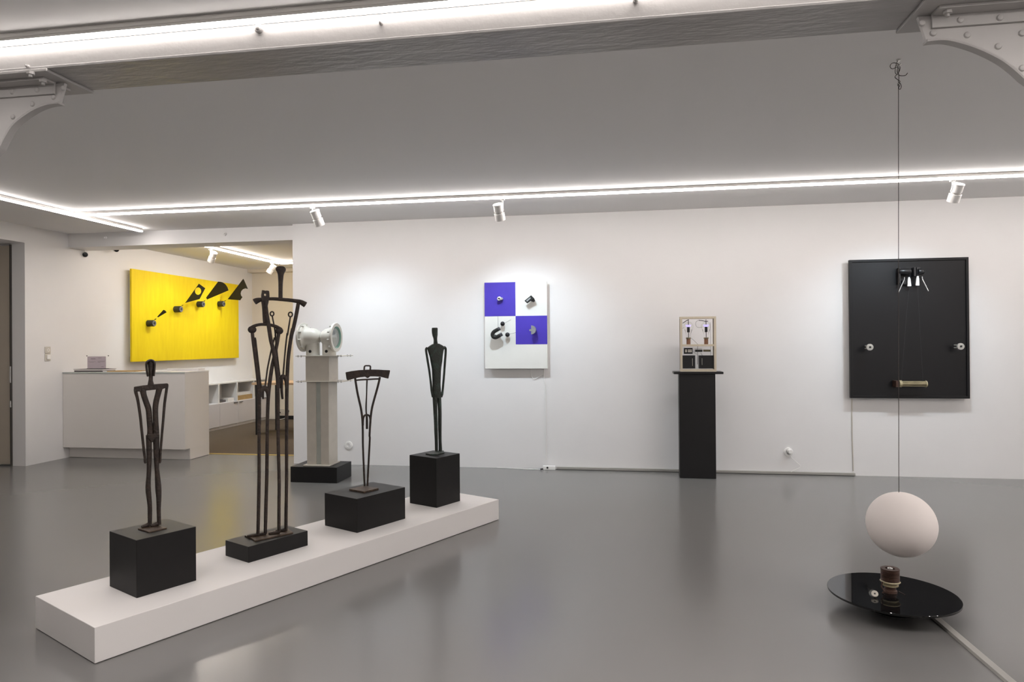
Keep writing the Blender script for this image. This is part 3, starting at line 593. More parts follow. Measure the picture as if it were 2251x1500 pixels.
def vbox(xa_, xb_, ya_, yb_, y0, y1, nm, m_, par=None):
    p0, p1 = V(xa_, yb_, y0), V(xb_, ya_, y0); return MB().box(p0.x, p1.x, y0, y1, max(p0.z, zb + .025), p1.z).build(nm, m_, par or vm, smooth=0, bevel=.001)
o = vbox(445, 690, 985, 1240, 7.45, 7.52, 'transformer', M['black_rubber']); vbox(635, 640, 1045, 1190, 7.447, 7.45, 'terminal', M['ivory'], o)
o = vbox(765, 1048, 985, 1240, 7.45, 7.52, 'transformer', M['black_rubber']); vbox(820, 826, 1040, 1170, 7.447, 7.45, 'terminal', M['ivory'], o)
o = vbox(475, 640, 840, 955, 7.46, 7.50, 'relay', M['black_rubber'])
for xa_ in (495, 550, 590): vbox(xa_, xa_ + 36, 868, 925, 7.457, 7.46, 'contact', M['ivory'], o)
MB().cyl(V(690, 895, 7.475), V(830, 895, 7.475), .012).build('resistor', M['dark_metal'], vm)
MB().cyl(V(685, 855, 7.48), V(825, 855, 7.48), .0018).build('rod', M['steel'], vm)
MB().cyl(V(845, 893, 7.475), V(985, 893, 7.475), .011).build('coil', M['brass'], vm)

# ------------------------------------------------------------------ checkered wall panel
yc = 7.70
def K(x, y, yy=yc): return at_y(1040 + x / 5.77, 600 + y / 5.77, yy)
ck = thing('checkered_panel', 'white and ultramarine checkered wall panel carrying a horseshoe magnet and small metal pieces', 'artwork', (-1.19, YW, 1.164))
kx0, kx1, kz0, kz1 = K(147, 600).x, K(939, 600).x, K(540, 1216).z, K(540, 117).z
kxm = K(539, 600).x; kz2 = K(540, 548).z; kz3 = K(740, 907).z
mb = MB()
mb.box(kx0, kx1, yc, 7.735, kz0, kz1)
pn = mb.build('panel', [M['canvas']], ck, smooth=0, bevel=.002)
MB().box(kx0 + .02, kx1 - .02, 7.735, YW - .002, kz0 + .03, kz1 - .03).build('batten_frame', M['canvas'], ck, smooth=0)
MB().box(kx0, kxm, yc - .0015, yc + .001, kz2, kz1).build('blue_square', M['blue'], ck, smooth=0)
MB().box(kxm, kx1, yc - .0015, yc + .001, kz3, kz2).build('blue_square', M['blue'], ck, smooth=0)
p = K(328, 328, yc - .06)
MB().lathe([(.012, .06), (.012, .02), (.025, .018), (.025, 0), (.016, -.003), (.010, -.001)], p, (0, 1, 0), 6).build('coil_knob', M['steel'], ck)
MB().lathe([(.0, -.0035), (.010, -.0035), (.010, .0)], p, (0, 1, 0), 12).build('knob_bore', M['black_rubber'], ck)
p2 = K(357, 328, yc - .05); MB().lathe([(.016, .05), (.016, 0), (.009, -.001), (.009, .004)], p2, (0, 1, 0), 14, closed=False).build('coil_knob', M['steel'], ck)
def Kp(L, th, off, sl=(5.77, 1040, 600)): return [at_y(sl[1] + x / sl[0], sl[2] + y / sl[0], yc - off) for x, y in L]
MB().prism(Kp([(650, 355), (735, 285), (775, 325), (685, 388)], 0, .085), (0, .022, 0)).build('clamp', M['magnet'], ck, smooth=0, bevel=.002)
MB().prism(Kp([(718, 318), (772, 322), (785, 355), (765, 372), (735, 362)], 0, .06), (0, .03, 0)).build('clamp_jaw', M['dark_metal'], ck, smooth=0, bevel=.002)
MB().prism(Kp([(672, 352), (722, 310), (734, 322), (684, 366)], 0, .088), (0, .006, 0)).build('clamp_insert', M['grey_metal'], ck, smooth=0)
MB().cyl(K(745, 335, yc - .07), K(745, 335, yc), .012).build('clamp_post', M['dark_metal'], ck)
hs = smooth_path([(835, 690), (700, 765), (560, 850), (490, 960), (520, 1080), (630, 1120), (770, 1055), (940, 955)], 5)
P = [at_y(1060 + x / 21.43, 690 + y / 21.43, yc - .085) for x, y in hs]
MB().ribbon(P[3:-3], .0215, .02, (0, 1, 0), 12, sq=5).build('horseshoe_magnet', M['magnet'], ck, smooth=40)
MB().ribbon(P[:4], .0215, .02, (0, 1, 0), 12, sq=5).build('magnet_tip', M['magnet_tip'], ck, smooth=40); MB().ribbon(P[-4:], .0215, .02, (0, 1, 0), 12, sq=5).build('magnet_tip', M['magnet_tip'], ck, smooth=40)
q = P[len(P) // 2]; MB().cyl(q + Vector((.02, .01, .0)), Vector((q.x + .02, yc, q.z)), .012).build('magnet_post', M['dark_metal'], ck)
for x, y, wx, wy in ((960, 475, 1345, 283), (1190, 990, 1575, 888)):
    c_ = at_y(1060 + x / 21.43, 690 + y / 21.43, yc - .05); MB().sphere(c_, .0265, 24, 14).build('black_ball', M['black_rubber'], ck, smooth=60)
    MB().tube([c_ + Vector((.02, .01, .006)), at_y(1060 + wx / 21.43, 690 + wy / 21.43, yc - .002)], .0016, 6).build('wire', M['thread'], ck)
MB().tube([at_y(1060 + 740 / 21.43, 690 + 125 / 21.43, yc - .003), at_y(1060 + 740 / 21.43, 690 + 700 / 21.43, yc - .07)], .0016, 6).build('wire', M['thread'], ck)
hd = [(375 + 135 * math.cos(t_), 1165 - 135 * math.sin(t_)) for t_ in [PI * (-.5 + i / 14) for i in range(15)]]
MB().prism([at_y(1140 + x / 13.63, 640 + y / 13.63, yc - .09) for x, y in hd], (0, .07, 0)).build('half_disc', M['grey_metal'], ck, smooth=30)
MB().lathe([(.005, 0), (.011, 0), (.011, .02), (.005, .02)], at_y(1140 + 350 / 13.63, 640 + 1175 / 13.63, yc - .1), (0, 1, 0), 16, closed=True).build('axle_ring', M['steel'], ck)
MB().cyl(at_y(1140 + 395 / 13.63, 640 + 1165 / 13.63, yc - .03), at_y(1140 + 395 / 13.63, 640 + 1165 / 13.63, yc), .015).build('axle', M['dark_metal'], ck)
cp = [at_y(1180 + x / 25, 800 + y / 25, YW - .006) for x, y in smooth_path([(395, 260), (390, 500), (395, 800), (440, 1000), (480, 1250)], 3)]
end = at_y(1200, 1024, YW - .006)
MB().tube(cp + [Vector((cp[-1].x + .002, YW - .006, .6)), Vector((end.x, YW - .006, .05))], .0045, 8).build('power_cord', M['white_plastic'], ck)
MB().tube([at_y(1180 + x / 25, 800 + y / 25, YW - .01) for x, y in smooth_path([(-300, 250), (-330, 480), (-250, 760), (-120, 820), (60, 750), (250, 640), (390, 560)], 4)], .003, 8).build('power_cord', M['white_plastic'], ck)

# ------------------------------------------------------------------ black wall panel
yb = 7.69
def BK(x, y, yy=yb): return at_y(1840 + x / 3.75, 540 + y / 3.75, yy)
bk = thing('black_panel', 'large black framed wall panel with silver knobs, hanging rods and a brass tube', 'artwork', (3.0, YW, .84))
bx0, bx1 = 2.428, 3.594; bz0, bz1 = .842, 2.318
fw = .026
MB().frame([(bx0, yb, bz0), (bx1, yb, bz0), (bx1, yb, bz1), (bx0, yb, bz1)], [(bx0 + fw, yb, bz0 + fw), (bx1 - fw, yb, bz0 + fw), (bx1 - fw, yb, bz1 - fw), (bx0 + fw, yb, bz1 - fw)], (0, .04, 0)).build('frame', M['black_panel'], bk, smooth=0, bevel=.002)
MB().box(bx0 + fw - .002, bx1 - fw + .002, yb + .012, yb + .038, bz0 + fw - .002, bz1 - fw + .002).build('panel', M['black_panel'], bk, smooth=0)
MB().box(bx0 + .06, bx1 - .06, yb + .038, YW - .001, bz0 + .06, bz1 - .06).build('batten_frame', M['canvas'], bk, smooth=0)
yp = yb + .012
def B4(x, y, yy): return at_y(1930 + x / 15, 570 + y / 15, yy)
MB().box(B4(605, 0, yp).x, B4(650, 0, yp).x, yp - .07, yp, B4(0, 830, yp - .03).z, B4(0, 310, yp - .03).z).build('bracket', M['black_rubber'], bk, smooth=0, bevel=.002)
MB().lathe([(.0, 0), (.026, .003), (.033, .012), (.033, .11), (.026, .122), (0, .125)], B4(660, 415, yp - .05), (1, 0, 0), 24, caps=False).build('motor', M['black_rubber'], bk, smooth=50)
MB().box(B4(1080, 0, yp).x, B4(1150, 0, yp).x, yp - .075, yp, B4(0, 600, yp - .03).z, B4(0, 310, yp - .03).z).build('bracket', M['black_rubber'], bk, smooth=0, bevel=.002)
MB().box(B4(1210, 0, yp).x, B4(1330, 0, yp).x, yp - .05, yp, B4(0, 600, yp - .03).z, B4(0, 300, yp - .03).z).build('bracket', M['black_rubber'], bk, smooth=0, bevel=.002)
MB().lathe([(.028, 0), (.033, .012), (.033, .034), (.026, .052), (.012, .062), (0, .065)], B4(1320, 415, yp - .055), (1, 0, 0), 24).build('motor', M['black_rubber'], bk, smooth=50)
MB().box(B4(760, 0, yp).x, B4(900, 0, yp).x, yp - .03, yp, B4(0, 860, yp).z, B4(0, 720, yp).z).build('terminal_block', M['black_rubber'], bk, smooth=0, bevel=.003)
for L in ([(1010, 590), (1050, 590), (1075, 650), (1105, 880), (1095, 892), (985, 892), (980, 880), (995, 660)], [(1295, 555), (1340, 555), (1362, 640), (1368, 870), (1255, 870), (1248, 855), (1275, 640)]):
    MB().prism([B4(x, y, yp - .06) for x, y in L], (0, .018, 0)).build('white_clip', M['white_plastic'], bk, smooth=0, bevel=.002)
for L in ([(868, 595), (872, 640), (858, 700), (800, 820), (680, 1090)], [(1460, 570), (1462, 620), (1475, 680), (1540, 810), (1660, 1055)]):
    MB().tube([B4(x, y, yp - .065) for x, y in smooth_path(L, 4)], .0042, 8).build('steel_rod', M['steel'], bk)
for u_, v_, w_ in ((1912.6, 763.5, -1), (2112.5, 762, -1)):
    p = at_y(u_, v_, yp - .13)
    kn = MB().lathe([(.012, .02), (.034, .02), (.034, 0), (.012, -.002)], p, (0, 1, 0), 28, closed=True).build('knob', M['knob_metal'], bk)
    MB().lathe([(.012, .018), (.012, .004), (.004, .003)], p, (0, 1, 0), 6).build('knob_socket', M['black_rubber'], kn)
    for dz in (-.014, .014): MB().cyl(p + Vector((-.004, .02, dz)), Vector((p.x - .004, yp, p.z + dz)), .0065, n=10).build('pin', M['knob_metal'], bk)
def B5(x, y, yy=yp - .08): return at_y(1860 + x / 8.04, 720 + y / 8.04, yy)
p0, p1 = B5(955, 997), B5(1400, 1000)
tb_ = MB().lathe([(.033, 0), (.033, .01), (.0295, .012), (.0295, (p1 - p0).length)], p0, (1, 0, 0), 8).build('brass_tube', M['brass'], bk)
for k in (-.024, .0, .024):
    MB().cyl(p0 + Vector((.0, -.028 + abs(k) * .5, k)), Vector((p1.x + .01, p0.y - .028 + abs(k) * .5, p1.z + k)), .0035, n=8).build('tie_rod', M['spool'], tb_)
MB().lathe([(.034, 0), (.036, .006), (.030, .014), (.012, .016)], p1, (1, 0, 0), 24).build('end_cap', M['spool'], tb_)
MB().lathe([(.036, -.012), (.036, .012)], p0, (1, 0, 0), 20).build('end_ring', M['spool'], tb_)
pm = B5(905, 1000)
MB().box(pm.x - .02, p0.x - .012, pm.y - .02, yp, pm.z - .034, pm.z + .034).build('tube_bracket', M['copper'], bk, smooth=0, bevel=.003)
for L in (((1999, 630), (1992, 700), (1982, 836)), ((2017, 629), (2021, 700), (2029, 838))):
    MB().tube([at_y(*q, yp - .05) for q in L], .0006, 6).build('string', M['thread'], bk)
MB().tube([at_y(1872.5, 877, YW - .006), at_y(1873.5, 960, YW - .006), Vector((at_y(1876, 1035, YW - .006).x, YW - .006, .05))], .0055, 8).build('power_cord', M['ivory'], bk)

# ------------------------------------------------------------------ skirting trunking, sockets and plugs on the picture wall
x0 = at_z(1224, 1031, 0).x; x1 = at_z(1880, 1047, 0).x
tr = thing('cable_trunking', 'low grey cable trunking along the foot of the picture wall', 'trunking', ((x0 + x1) / 2, 7.75, 0))
MB().box(x0, x1, 7.742, YW - .001, .001, .030).build('trunk_body', M['trunking'], tr, smooth=0, bevel=.001)
MB().box(x0, x1, 7.738, 7.742, .0015, .006).build('trunk_lip', M['gap'], tr, smooth=0)
xs = at_z(1209, 1031, 0).x
pw = thing('power_strip', 'small white socket strip on the floor where the trunking begins', 'socket', (xs, 7.735, 0))
MB().box(xs - .075, xs + .07, 7.70, 7.755, .001, .045).build('strip_body', M['white_plastic'], pw, smooth=0, bevel=.004)
MB().cyl((xs - .02, 7.7005, .028), (xs - .02, 7.695, .028), .011).build('socket_hole', M['black_rubber'], pw)
MB().cyl((xs - .075, 7.7, .012), (xs - .095, 7.68, .012), .009).build('strip_plug', M['black_rubber'], pw)
MB().tube([(xs - .10, 7.69, .008), (xs - .25, 7.70, .006), (xs - .5, 7.745, .006), (xs - .62, 7.76, .006)], .004, 8).build('strip_cord', M['white_plastic'], pw)
def outlet(u, v, label, plug):
    p = at_y(u, v, YW)
    r = thing('wall_socket', label, 'socket', (p.x, YW, p.z), 'round white wall sockets')
    MB().lathe([(.0, .012), (.026, .012), (.028, .014), (.046, .012), (.048, .006), (.048, .0)], p, (0, -1, 0), 32).build('cover_plate', M['white_plastic'], r, smooth=40)
    MB().lathe([(.019, .0125), (.024, .0125), (.024, .0155), (.019, .0155)], p, (0, -1, 0), 28, closed=True).build('socket_ring', M['white_plastic'], r)
    if plug:
        q = p + Vector((.008, -.014, .012))
        MB().lathe([(.026, 0), (.028, .004), (.028, .03), (.022, .034), (.021, .05)], q, (0, -1, 0), 24).build('plug', M['white_plastic'], r)
        MB().lathe([(.029, -.004), (.029, .003)], q + Vector((-.004, .002, -.01)), (0, -1, 0), 24).build('plug_seal', M['black_rubber'], r)
        pts = smooth_path([(400, 300), (435, 390), (500, 460), (590, 540), (650, 590), (668, 625), (640, 660), (560, 700), (490, 735), (440, 768)], 4)
        MB().tube([at_y(1700 + x / 11.255, 970 + y / 11.255, 7.742) for x, y in pts], .0032, 8).build('plug_cord', M['white_plastic'], r)
    return r
outlet(767, 979, 'round white wall socket beside the cream lamp column', False)
outlet(1733, 994, 'round white wall socket with a plug and thin cord between pedestal and black panel', True)

# ------------------------------------------------------------------ light switches on the left wall
for u_, v_, lab, dev in ((104, 770, 'square white wall plate with small round display, upper of the pair by the counter', 0), (104, 786, 'square white rocker light switch, lower of the pair by the counter', 1)):
    p = at_x(u_, v_, XL); r = thing('light_switch' if dev else 'control_plate', lab, 'switch', (XL, p.y, p.z))
    MB().box(XL, XL + .010, p.y - .042, p.y + .042, p.z - .043, p.z + .043).build('plate', M['ivory'], r, smooth=0, bevel=.003)
    if dev: MB().obox((XL + .0125, p.y + .008, p.z + .004), (.004, 0, 0), (0, .026, 0), (0, 0, .028)).build('rocker', M['white_plastic'], r, smooth=0, bevel=.002)
    else: MB().lathe([(.014, .008), (.020, .008), (.020, .012), (.014, .012)], (XL, p.y + .006, p.z), (1, 0, 0), 20, closed=True).build('dial', M['white_plastic'], r)

# ------------------------------------------------------------------ yellow wall panel
xf = XL + .10
def YP(u, v, x=xf): return at_x(u, v, x)
y0_, y1_ = 8.915, 11.735; z0_, z1_ = 1.226, 2.600
yl = thing('yellow_panel', 'large bright yellow wall panel with four dark cylinders and hovering black shapes', 'artwork', (XL, 10.3, z0_))
MB().box(xf - .03, xf, y0_, y1_, z0_, z1_).build('panel', M['yellow'], yl, smooth=0, bevel=.004)
MB().box(XL + .001, xf - .03, y0_ + .07, y1_ - .07, z0_ + .07, z1_ - .07).build('batten_frame', M['canvas'], yl, smooth=0)
cyls = [((325.5, 711.2), (339.5, 711.5), 7.1), ((385, 680.2), (398.5, 680), 7.0), ((435.5, 669.2), (447.5, 669.8), 6.6), ((481, 668.5), (492.5, 669), 6.2)]
SHP = [[(448, 725), (540, 624), (562, 632), (578, 648), (583, 662), (458, 736)], None,
       [(1180, 440), (1360, 200), (1395, 202), (1430, 213), (1470, 242), (1498, 285), (1514, 332), (1193, 468)],
       [(1503, 465), (1735, 158), (1748, 178), (1806, 310), (1765, 302), (1730, 315), (1705, 342), (1696, 378), (1703, 410), (1722, 432), (1690, 480)]]
def YS(x, y): return (280 + x / 6.818, 590 + y / 6.818)
for k, (c0, c1, rpx) in enumerate(cyls):
    p0 = YP(*c0); p1 = at_y(c1[0], c1[1], p0.y); L = p1.x - p0.x; R = rpx * mpp(p0)
    cy_ = MB().lathe([(R, -.002), (R, L - .008), (R - .006, L), (R * .38, L), (R * .36, L - .03)], p0, (1, 0, 0), 32).build('magnet_cylinder', M['dark_metal'], yl, smooth=40)
    MB().lathe([(R * .40, L - .001), (R * .86, L - .001), (R * .84, L + .0015), (R * .42, L + .0015)], p0, (1, 0, 0), 28, closed=True).build('front_ring', M['ring_grey'], cy_)
    MB().lathe([(R * .37, L - .001), (R * .36, L + .001)], p0, (1, 0, 0), 20).build('core', M['black_rubber'], cy_)
    yk = p0.y
    if SHP[k]:
        MB().prism([at_y(*YS(*q), yk - .003) for q in SHP[k]], (0, .006, 0)).build('black_shape', M['black_shape'], yl, smooth=0)
        far = max(SHP[k], key=lambda q: q[0]); near = min(SHP[k], key=lambda q: q[0])
    else:
        n = 24; ho = [(1058 + 48 * math.cos(2 * PI * i / n), 342 + 56 * math.sin(2 * PI * i / n)) for i in range(n)]
        kite = [(865, 520), (1072, 232), (1165, 300), (1080, 462)]
        def edge(c, ang):
            dx, dy = math.cos(ang), math.sin(ang); best = None
            for i in range(4):
                (ax_, ay_), (bx_, by_) = kite[i], kite[(i + 1) % 4]
                ex, ey = bx_ - ax_, by_ - ay_; den = dx * ey - dy * ex
                if abs(den) < 1e-9: continue
                t_ = ((ax_ - c[0]) * ey - (ay_ - c[1]) * ex) / den; s_ = ((ax_ - c[0]) * dy - (ay_ - c[1]) * dx) / den
                if t_ > 0 and -1e-6 <= s_ <= 1 + 1e-6 and (best is None or t_ < best): best = t_
            return (c[0] + dx * best, c[1] + dy * best)
        angs = sorted([math.atan2(q[1] - 342, q[0] - 1058) for q in kite] + [2 * PI * i / 24 - PI + .05 for i in range(24)])
        out_ = [edge((1058, 342), t_) for t_ in angs]; in_ = [(1058 + 48 * math.cos(t_), 342 + 56 * math.sin(t_)) for t_ in angs]
        MB().frame([at_y(*YS(*q), yk - .003) for q in out_], [at_y(*YS(*q), yk - .003) for q in in_], (0, .006, 0)).build('black_shape', M['black_shape'], yl, smooth=0)
        far, near = (1165, 300), (865, 520)
    dot = [(420, 765), (825, 558), (1155, 492), (1465, 490)][k]
    dp = at_y(*YS(*dot), yk); MB().cyl(dp + Vector((-.012, 0, -.002)), dp + Vector((.012, 0, .004)), .006, n=8).build('thread_bead', M['black_shape'], yl)
    a_ = at_y(*YS(*near), yk)
    MB().tube([dp, a_], .0006, 5).build('thread', M['thread'], yl); MB().tube([dp, Vector((p1.x - .01, yk, p1.z + R * .9))], .0006, 5).build('thread', M['thread'], yl)

# ------------------------------------------------------------------ reception counter and the things on it
cn = thing('reception_counter', 'pale grey reception counter against the left wall below the yellow panel', 'counter', (-6.3, 8.0, 0))
cx1 = -5.43; ct = 1.124
MB().box(XL + .004, cx1 - .022, 7.77, 7.79, .145, ct - .022).build('front_panel', M['laminate'], cn, smooth=0, bevel=.001)
MB().box(cx1 - .022, cx1, 7.77, 8.275, .145, ct - .022).box(cx1 - .022, cx1, 7.868, 8.275, .004, .145).build('side_panel', M['laminate'], cn, smooth=0, bevel=.001)
MB().box(XL + .004, cx1 - .025, 7.87, 7.89, .004, .14).build('kick_board', M['laminate'], cn, smooth=0)
MB().box(XL + .004, cx1 - .022, 7.79, 8.26, .14, ct - .025).build('carcass', M['laminate'], cn, smooth=0)
MB().box(XL + .002, cx1 + .001, 7.767, 8.28, ct - .022, ct).slot(1).box(XL + .002, cx1 + .0015, 7.765, 7.768, ct - .016, ct - .002).build('top', [M['cab_white'], M['laminate_edge']], cn, smooth=0)
def onct(u, v, y): p = at_y(u, v, y); return p.x
g = 'papers and books on the reception counter'
tag(MB().box(onct(163, 812, 7.86), onct(224, 812, 7.86), 7.86, 8.10, ct, ct + .018).build('book', M['book_dark'], smooth=0, bevel=.002), 'lower dark grey book at the left end of the reception counter', 'book', g)
bt = thing('book', 'upper white-paged book with dark cover, under the sign on the counter', 'book', (onct(195, 812, 7.87), 7.98, ct + .018), g)
MB().box(onct(161, 812, 7.85), onct(226, 812, 7.85), 7.85, 8.09, ct + .0335, ct + .0365).build('cover', M['book_dark'], bt, smooth=0)
MB().box(onct(162, 812, 7.85), onct(225, 812, 7.85), 7.852, 8.088, ct + .0182, ct + .0335).build('pages', M['paper'], bt, smooth=0)
tag(MB().obox((onct(233, 812, 7.88), 7.95, ct + .006), (.035, .005, .0), (-.01, .09, 0), (0, 0, .006)).build('leaflet_stack', M['paper'], smooth=0), 'small white leaflet pile beside the dark books on the counter', 'leaflets', g)
tag(MB().obox((onct(276, 812, 7.95), 7.98, ct + .006), (.20, .012, 0), (-.01, .12, 0), (0, 0, .006)).build('magazine', M['kraft'], smooth=0), 'tan covered magazine lying flat at the middle of the counter', 'magazine', g)
tag(MB().obox((onct(345, 812, 7.93), 7.97, ct + .005), (.16, -.01, 0), (.01, .11, 0), (0, 0, .005)).build('magazine', M['paper'], smooth=0), 'white magazine lying flat to the right of the hooded figure head', 'magazine', g)
tag(MB().box(onct(367, 812, 8.13), onct(437, 812, 8.13), 8.13, 8.265, ct, ct + .034).build('paper_stack', M['paper'], smooth=0, bevel=.001), 'thick stack of white paper at the right end of the counter', 'paper', g)
sy = 8.0; sg = thing('sign_holder', 'small clear acrylic sign holder with pink printed sheet on the counter', 'sign', (onct(215, 800, sy), sy, ct + .0365))
sx0, sx1 = onct(190, 800, sy), onct(239, 800, sy); sz1 = at_y(215, 780.5, sy).z; zb_ = ct + .0365
MB().box(sx0, sx1, sy, sy + .004, zb_, sz1).box(sx0, sx1, sy + .004, sy + .08, zb_, zb_ + .004).build('acrylic_panel', M['acrylic'], sg, smooth=0)
px0, px1, pz0, pz1 = onct(192.3, 800, sy), onct(233, 800, sy), zb_ + .006, at_y(215, 784, sy).z
sh = MB().box(px0, px1, sy - .0015, sy - .0005, pz0, pz1).build('printed_sheet', M['pink_paper'], sg, smooth=0)
W_, H_ = px1 - px0, pz1 - pz0
for fx0, fx1, fz, ft in ((.19, .44, .80, .05), (.58, .76, .87, .025), (.05, .46, .57, .016), (.12, .36, .50, .016), (.56, .95, .60, .016), (.56, .92, .54, .016), (.56, .70, .48, .016), (.75, .88, .12, .03)):
    MB().box(px0 + W_ * fx0, px0 + W_ * fx1, sy - .0022, sy - .0014, pz0 + H_ * fz - ft * H_ / 2, pz0 + H_ * fz + ft * H_ / 2).build('print_line', M['print'], sh, smooth=0)
for xx in (sx0 + .006, sx1 - .006): MB().cyl((xx, sy - .004, sz1 - .012), (xx, sy + .008, sz1 - .012), .0055, n=12).build('screw', M['dark_metal'], sg)

# ------------------------------------------------------------------ security cameras under the office beam
for k, (u_, v_, lab) in enumerate(((187, 560, 'white security camera with black lens below the left end of the office beam'), (256, 552, 'white security camera half hidden behind the office beam'))):
    p = at_y(u_, v_, 8.12) if k == 0 else at_y(u_, v_ - 3, 8.55)
    zt0 = 2.763 if k == 0 else ZC
    ax = (EYE + Vector((1.5, 0, -.6)) - p).normalized()
    r = thing('security_camera', lab, 'camera', (p.x, p.y, zt0), 'security cameras by the office')
    MB().lathe([(.034, -.09), (.039, -.085), (.039, .0), (.036, .006), (.032, .004)], p, ax, 24).build('housing', M['white_plastic'], r, smooth=40)
    MB().lathe([(.033, .002), (.032, .007), (.0, .012)], p, ax, 24).build('lens', M['black_rubber'], r)
    MB().cyl(p - ax * .05, (p.x - ax.x * .05, p.y - ax.y * .05, zt0), .008).build('mount', M['white_plastic'], r)

# ------------------------------------------------------------------ office: low cabinets, papers, desk
xcf = -6.865; zc0 = .805
NB = [8.36, 9.28, 10.03, 10.80]
yb_ = [at_x(481.4, 880, xcf).y, at_x(521.6, 870, xcf).y, at_x(558.5, 860, xcf).y]
edges = [yb_[0] - (yb_[1] - yb_[0]), yb_[0], yb_[1], yb_[2], 12.36]
zsh = at_x(460, 890.4, xcf).z
CL = ['white low office cabinet with an empty open shelf, nearest the counter', 'white low office cabinet holding loose papers on its open shelf', 'white low office cabinet holding brown boxes on its open shelf', 'white low office cabinet behind the desk, farthest from the counter']
for i in range(4):
    a_, b2_ = edges[i], edges[i + 1]
    r = thing('low_cabinet', CL[i], 'cabinet', (-7.0, (a_ + b2_) / 2, .004), 'white low cabinets along the office wall')
    x0 = XL + .003
    m1 = MB().box(x0, xcf, a_, b2_, zc0 - .02, zc0).box(x0, xcf, a_, a_ + .018, .004, zc0 - .02).box(x0, xcf, b2_ - .018, b2_, .004, zc0 - .02)
    m1.box(x0, xcf, a_ + .018, b2_ - .018, zsh - .018, zsh).box(x0, xcf - .004, a_ + .018, b2_ - .018, .004, .05).box(x0, x0 + .012, a_ + .018, b2_ - .018, .05, zc0 - .02)
    m1.build('carcass', M['cab_white'], r, smooth=0)
    n_ = 1 if i < 3 else 2
    for k in range(n_):
        ya = a_ + .003 + (b2_ - a_) * k / n_; yb3 = a_ - .003 + (b2_ - a_) * (k + 1) / n_
        dr = MB().box(xcf, xcf + .018, ya, yb3, .055, zsh - .006).build('door', M['cab_door'], r, smooth=0, bevel=.001)
        hy = (yb3 - .14, yb3 - .03) if i % 2 else (ya + .03, ya + .14)
        MB().box(xcf + .018, xcf + .034, hy[0], hy[1], zsh - .03, zsh - .022).build('handle', M['dark_metal'], dr, smooth=0)
gy = 'papers and boxes on the office shelves'
ya, yb3 = edges[1] + .05, edges[2] - .06
tag(MB().box(XL + .08, xcf - .03, ya + .27, yb3, zsh + .001, zsh + .06).build('paper_stack', M['paper'], smooth=0, bevel=.002), 'pile of white papers on the middle open office shelf', 'paper', gy)
tag(MB().obox((xcf - .13, ya + .12, zsh + .0195), (.09, .005, 0), (-.005, .10, .0), (0, 0, .018)).build('magazine_pile', M['book_dark'], smooth=0), 'dark magazine pile beside the white papers on the office shelf', 'magazines', gy)
ya, yb3 = edges[2] + .03, edges[3] - .03
tag(MB().box(XL + .05, xcf - .02, ya, yb3, zsh + .001, zsh + .085).build('cardboard_box', M['kraft'], smooth=0, bevel=.002), 'flat brown cardboard box on the office shelf', 'box', gy)
tag(MB().box(XL + .06, xcf - .03, ya + .02, yb3 - .04, zsh + .085, zsh + .135).build('paper_stack', M['paper'], smooth=0, bevel=.002), 'white paper stack lying on the brown cardboard box', 'paper', gy)
# desk
dy = 10.16; dz = at_y(590, 842, dy).z; dx0 = at_y(553, 845, dy).x
dk = thing('office_desk', 'office desk with pale wooden top and black square legs, behind the tall iron couple', 'desk', (-5.2, 10.6, .004))
MB().box(dx0, -4.2, dy, dy + .76, dz - .035, dz).build('tabletop', M['oak'], dk, smooth=0, bevel=.002)
for xx in (at_z(561, 957, 0).x, -4.35):
    for yy in (dy + .0, dy + .635): MB().box(xx, xx + .055, yy + .01, yy + .065, .004, dz - .035).build('leg', M['black_rubber'], dk, smooth=0)
# far wall socket with cord, monitor edge on the desk is not shown
p = at_y(620, 905, 12.38)
r = thing('wall_socket', 'square ivory double socket low on the cream far office wall', 'socket', (p.x, 12.38, p.z))
MB().box(p.x - .055, p.x + .055, 12.368, 12.38, p.z - .045, p.z + .045).build('cover_plate', M['ivory'], r, smooth=0, bevel=.003)
MB().cyl((p.x - .03, 12.369, p.z - .02), (p.x - .03, 12.364, p.z - .02), .012).build('socket_hole', M['black_rubber'], r)
p = at_y(633, 904, 12.38); pts = [(p.x, 12.352, p.z), (p.x + .01, 12.34, p.z - .1), (p.x + .02, 12.32, .05), (p.x - .12, 12.30, .010), (p.x - .22, 12.31, .03)]
r = thing('power_plug', 'black plug with a pale cord at the foot of the office far wall', 'plug', (p.x, 12.36, p.z))
MB().cyl((p.x, 12.38, p.z), (p.x, 12.35, p.z), .025).build('plug_body', M['black_rubber'], r); MB().tube(smooth_path(pts, 4), .006, 8).build('cord', M['white_plastic'], r)

# ------------------------------------------------------------------ hanging ball over the black glass disc
hx, hy = 1.468, 3.861
hb = thing('hanging_ball', 'matt white ball hanging on a thin wire above the black glass disc', 'sculpture', (hx, hy, ZC))
bc = at_y(1981, 1153, hy); R = .1685
MB().sphere(bc, R, 64, 40).build('ball', M['ball'], hb, smooth=60)
wt = at_y(1976, 1083, hy)
MB().tube([wt - Vector((0, 0, .01)), at_y(1975.2, 640, hy), at_y(1975, 190, hy)], .0016, 6).build('wire', M['wire'], hb)
def HK(x, y, dy=0): return at_y(1940 + x / 16.67, 120 + y / 16.67, hy + dy)
MB().lathe([(.012, 0), (.012, .004), (.004, .006)], Vector((HK(590, 0).x, hy, ZC)), (0, 0, -1), 16).tube([Vector((HK(590, 0).x, hy, ZC)), HK(575, 200), HK(535, 280), HK(500, 340), HK(520, 400), HK(590, 420), HK(650, 380), HK(672, 330)], .004, 8).build('hook', M['steel'], hb)
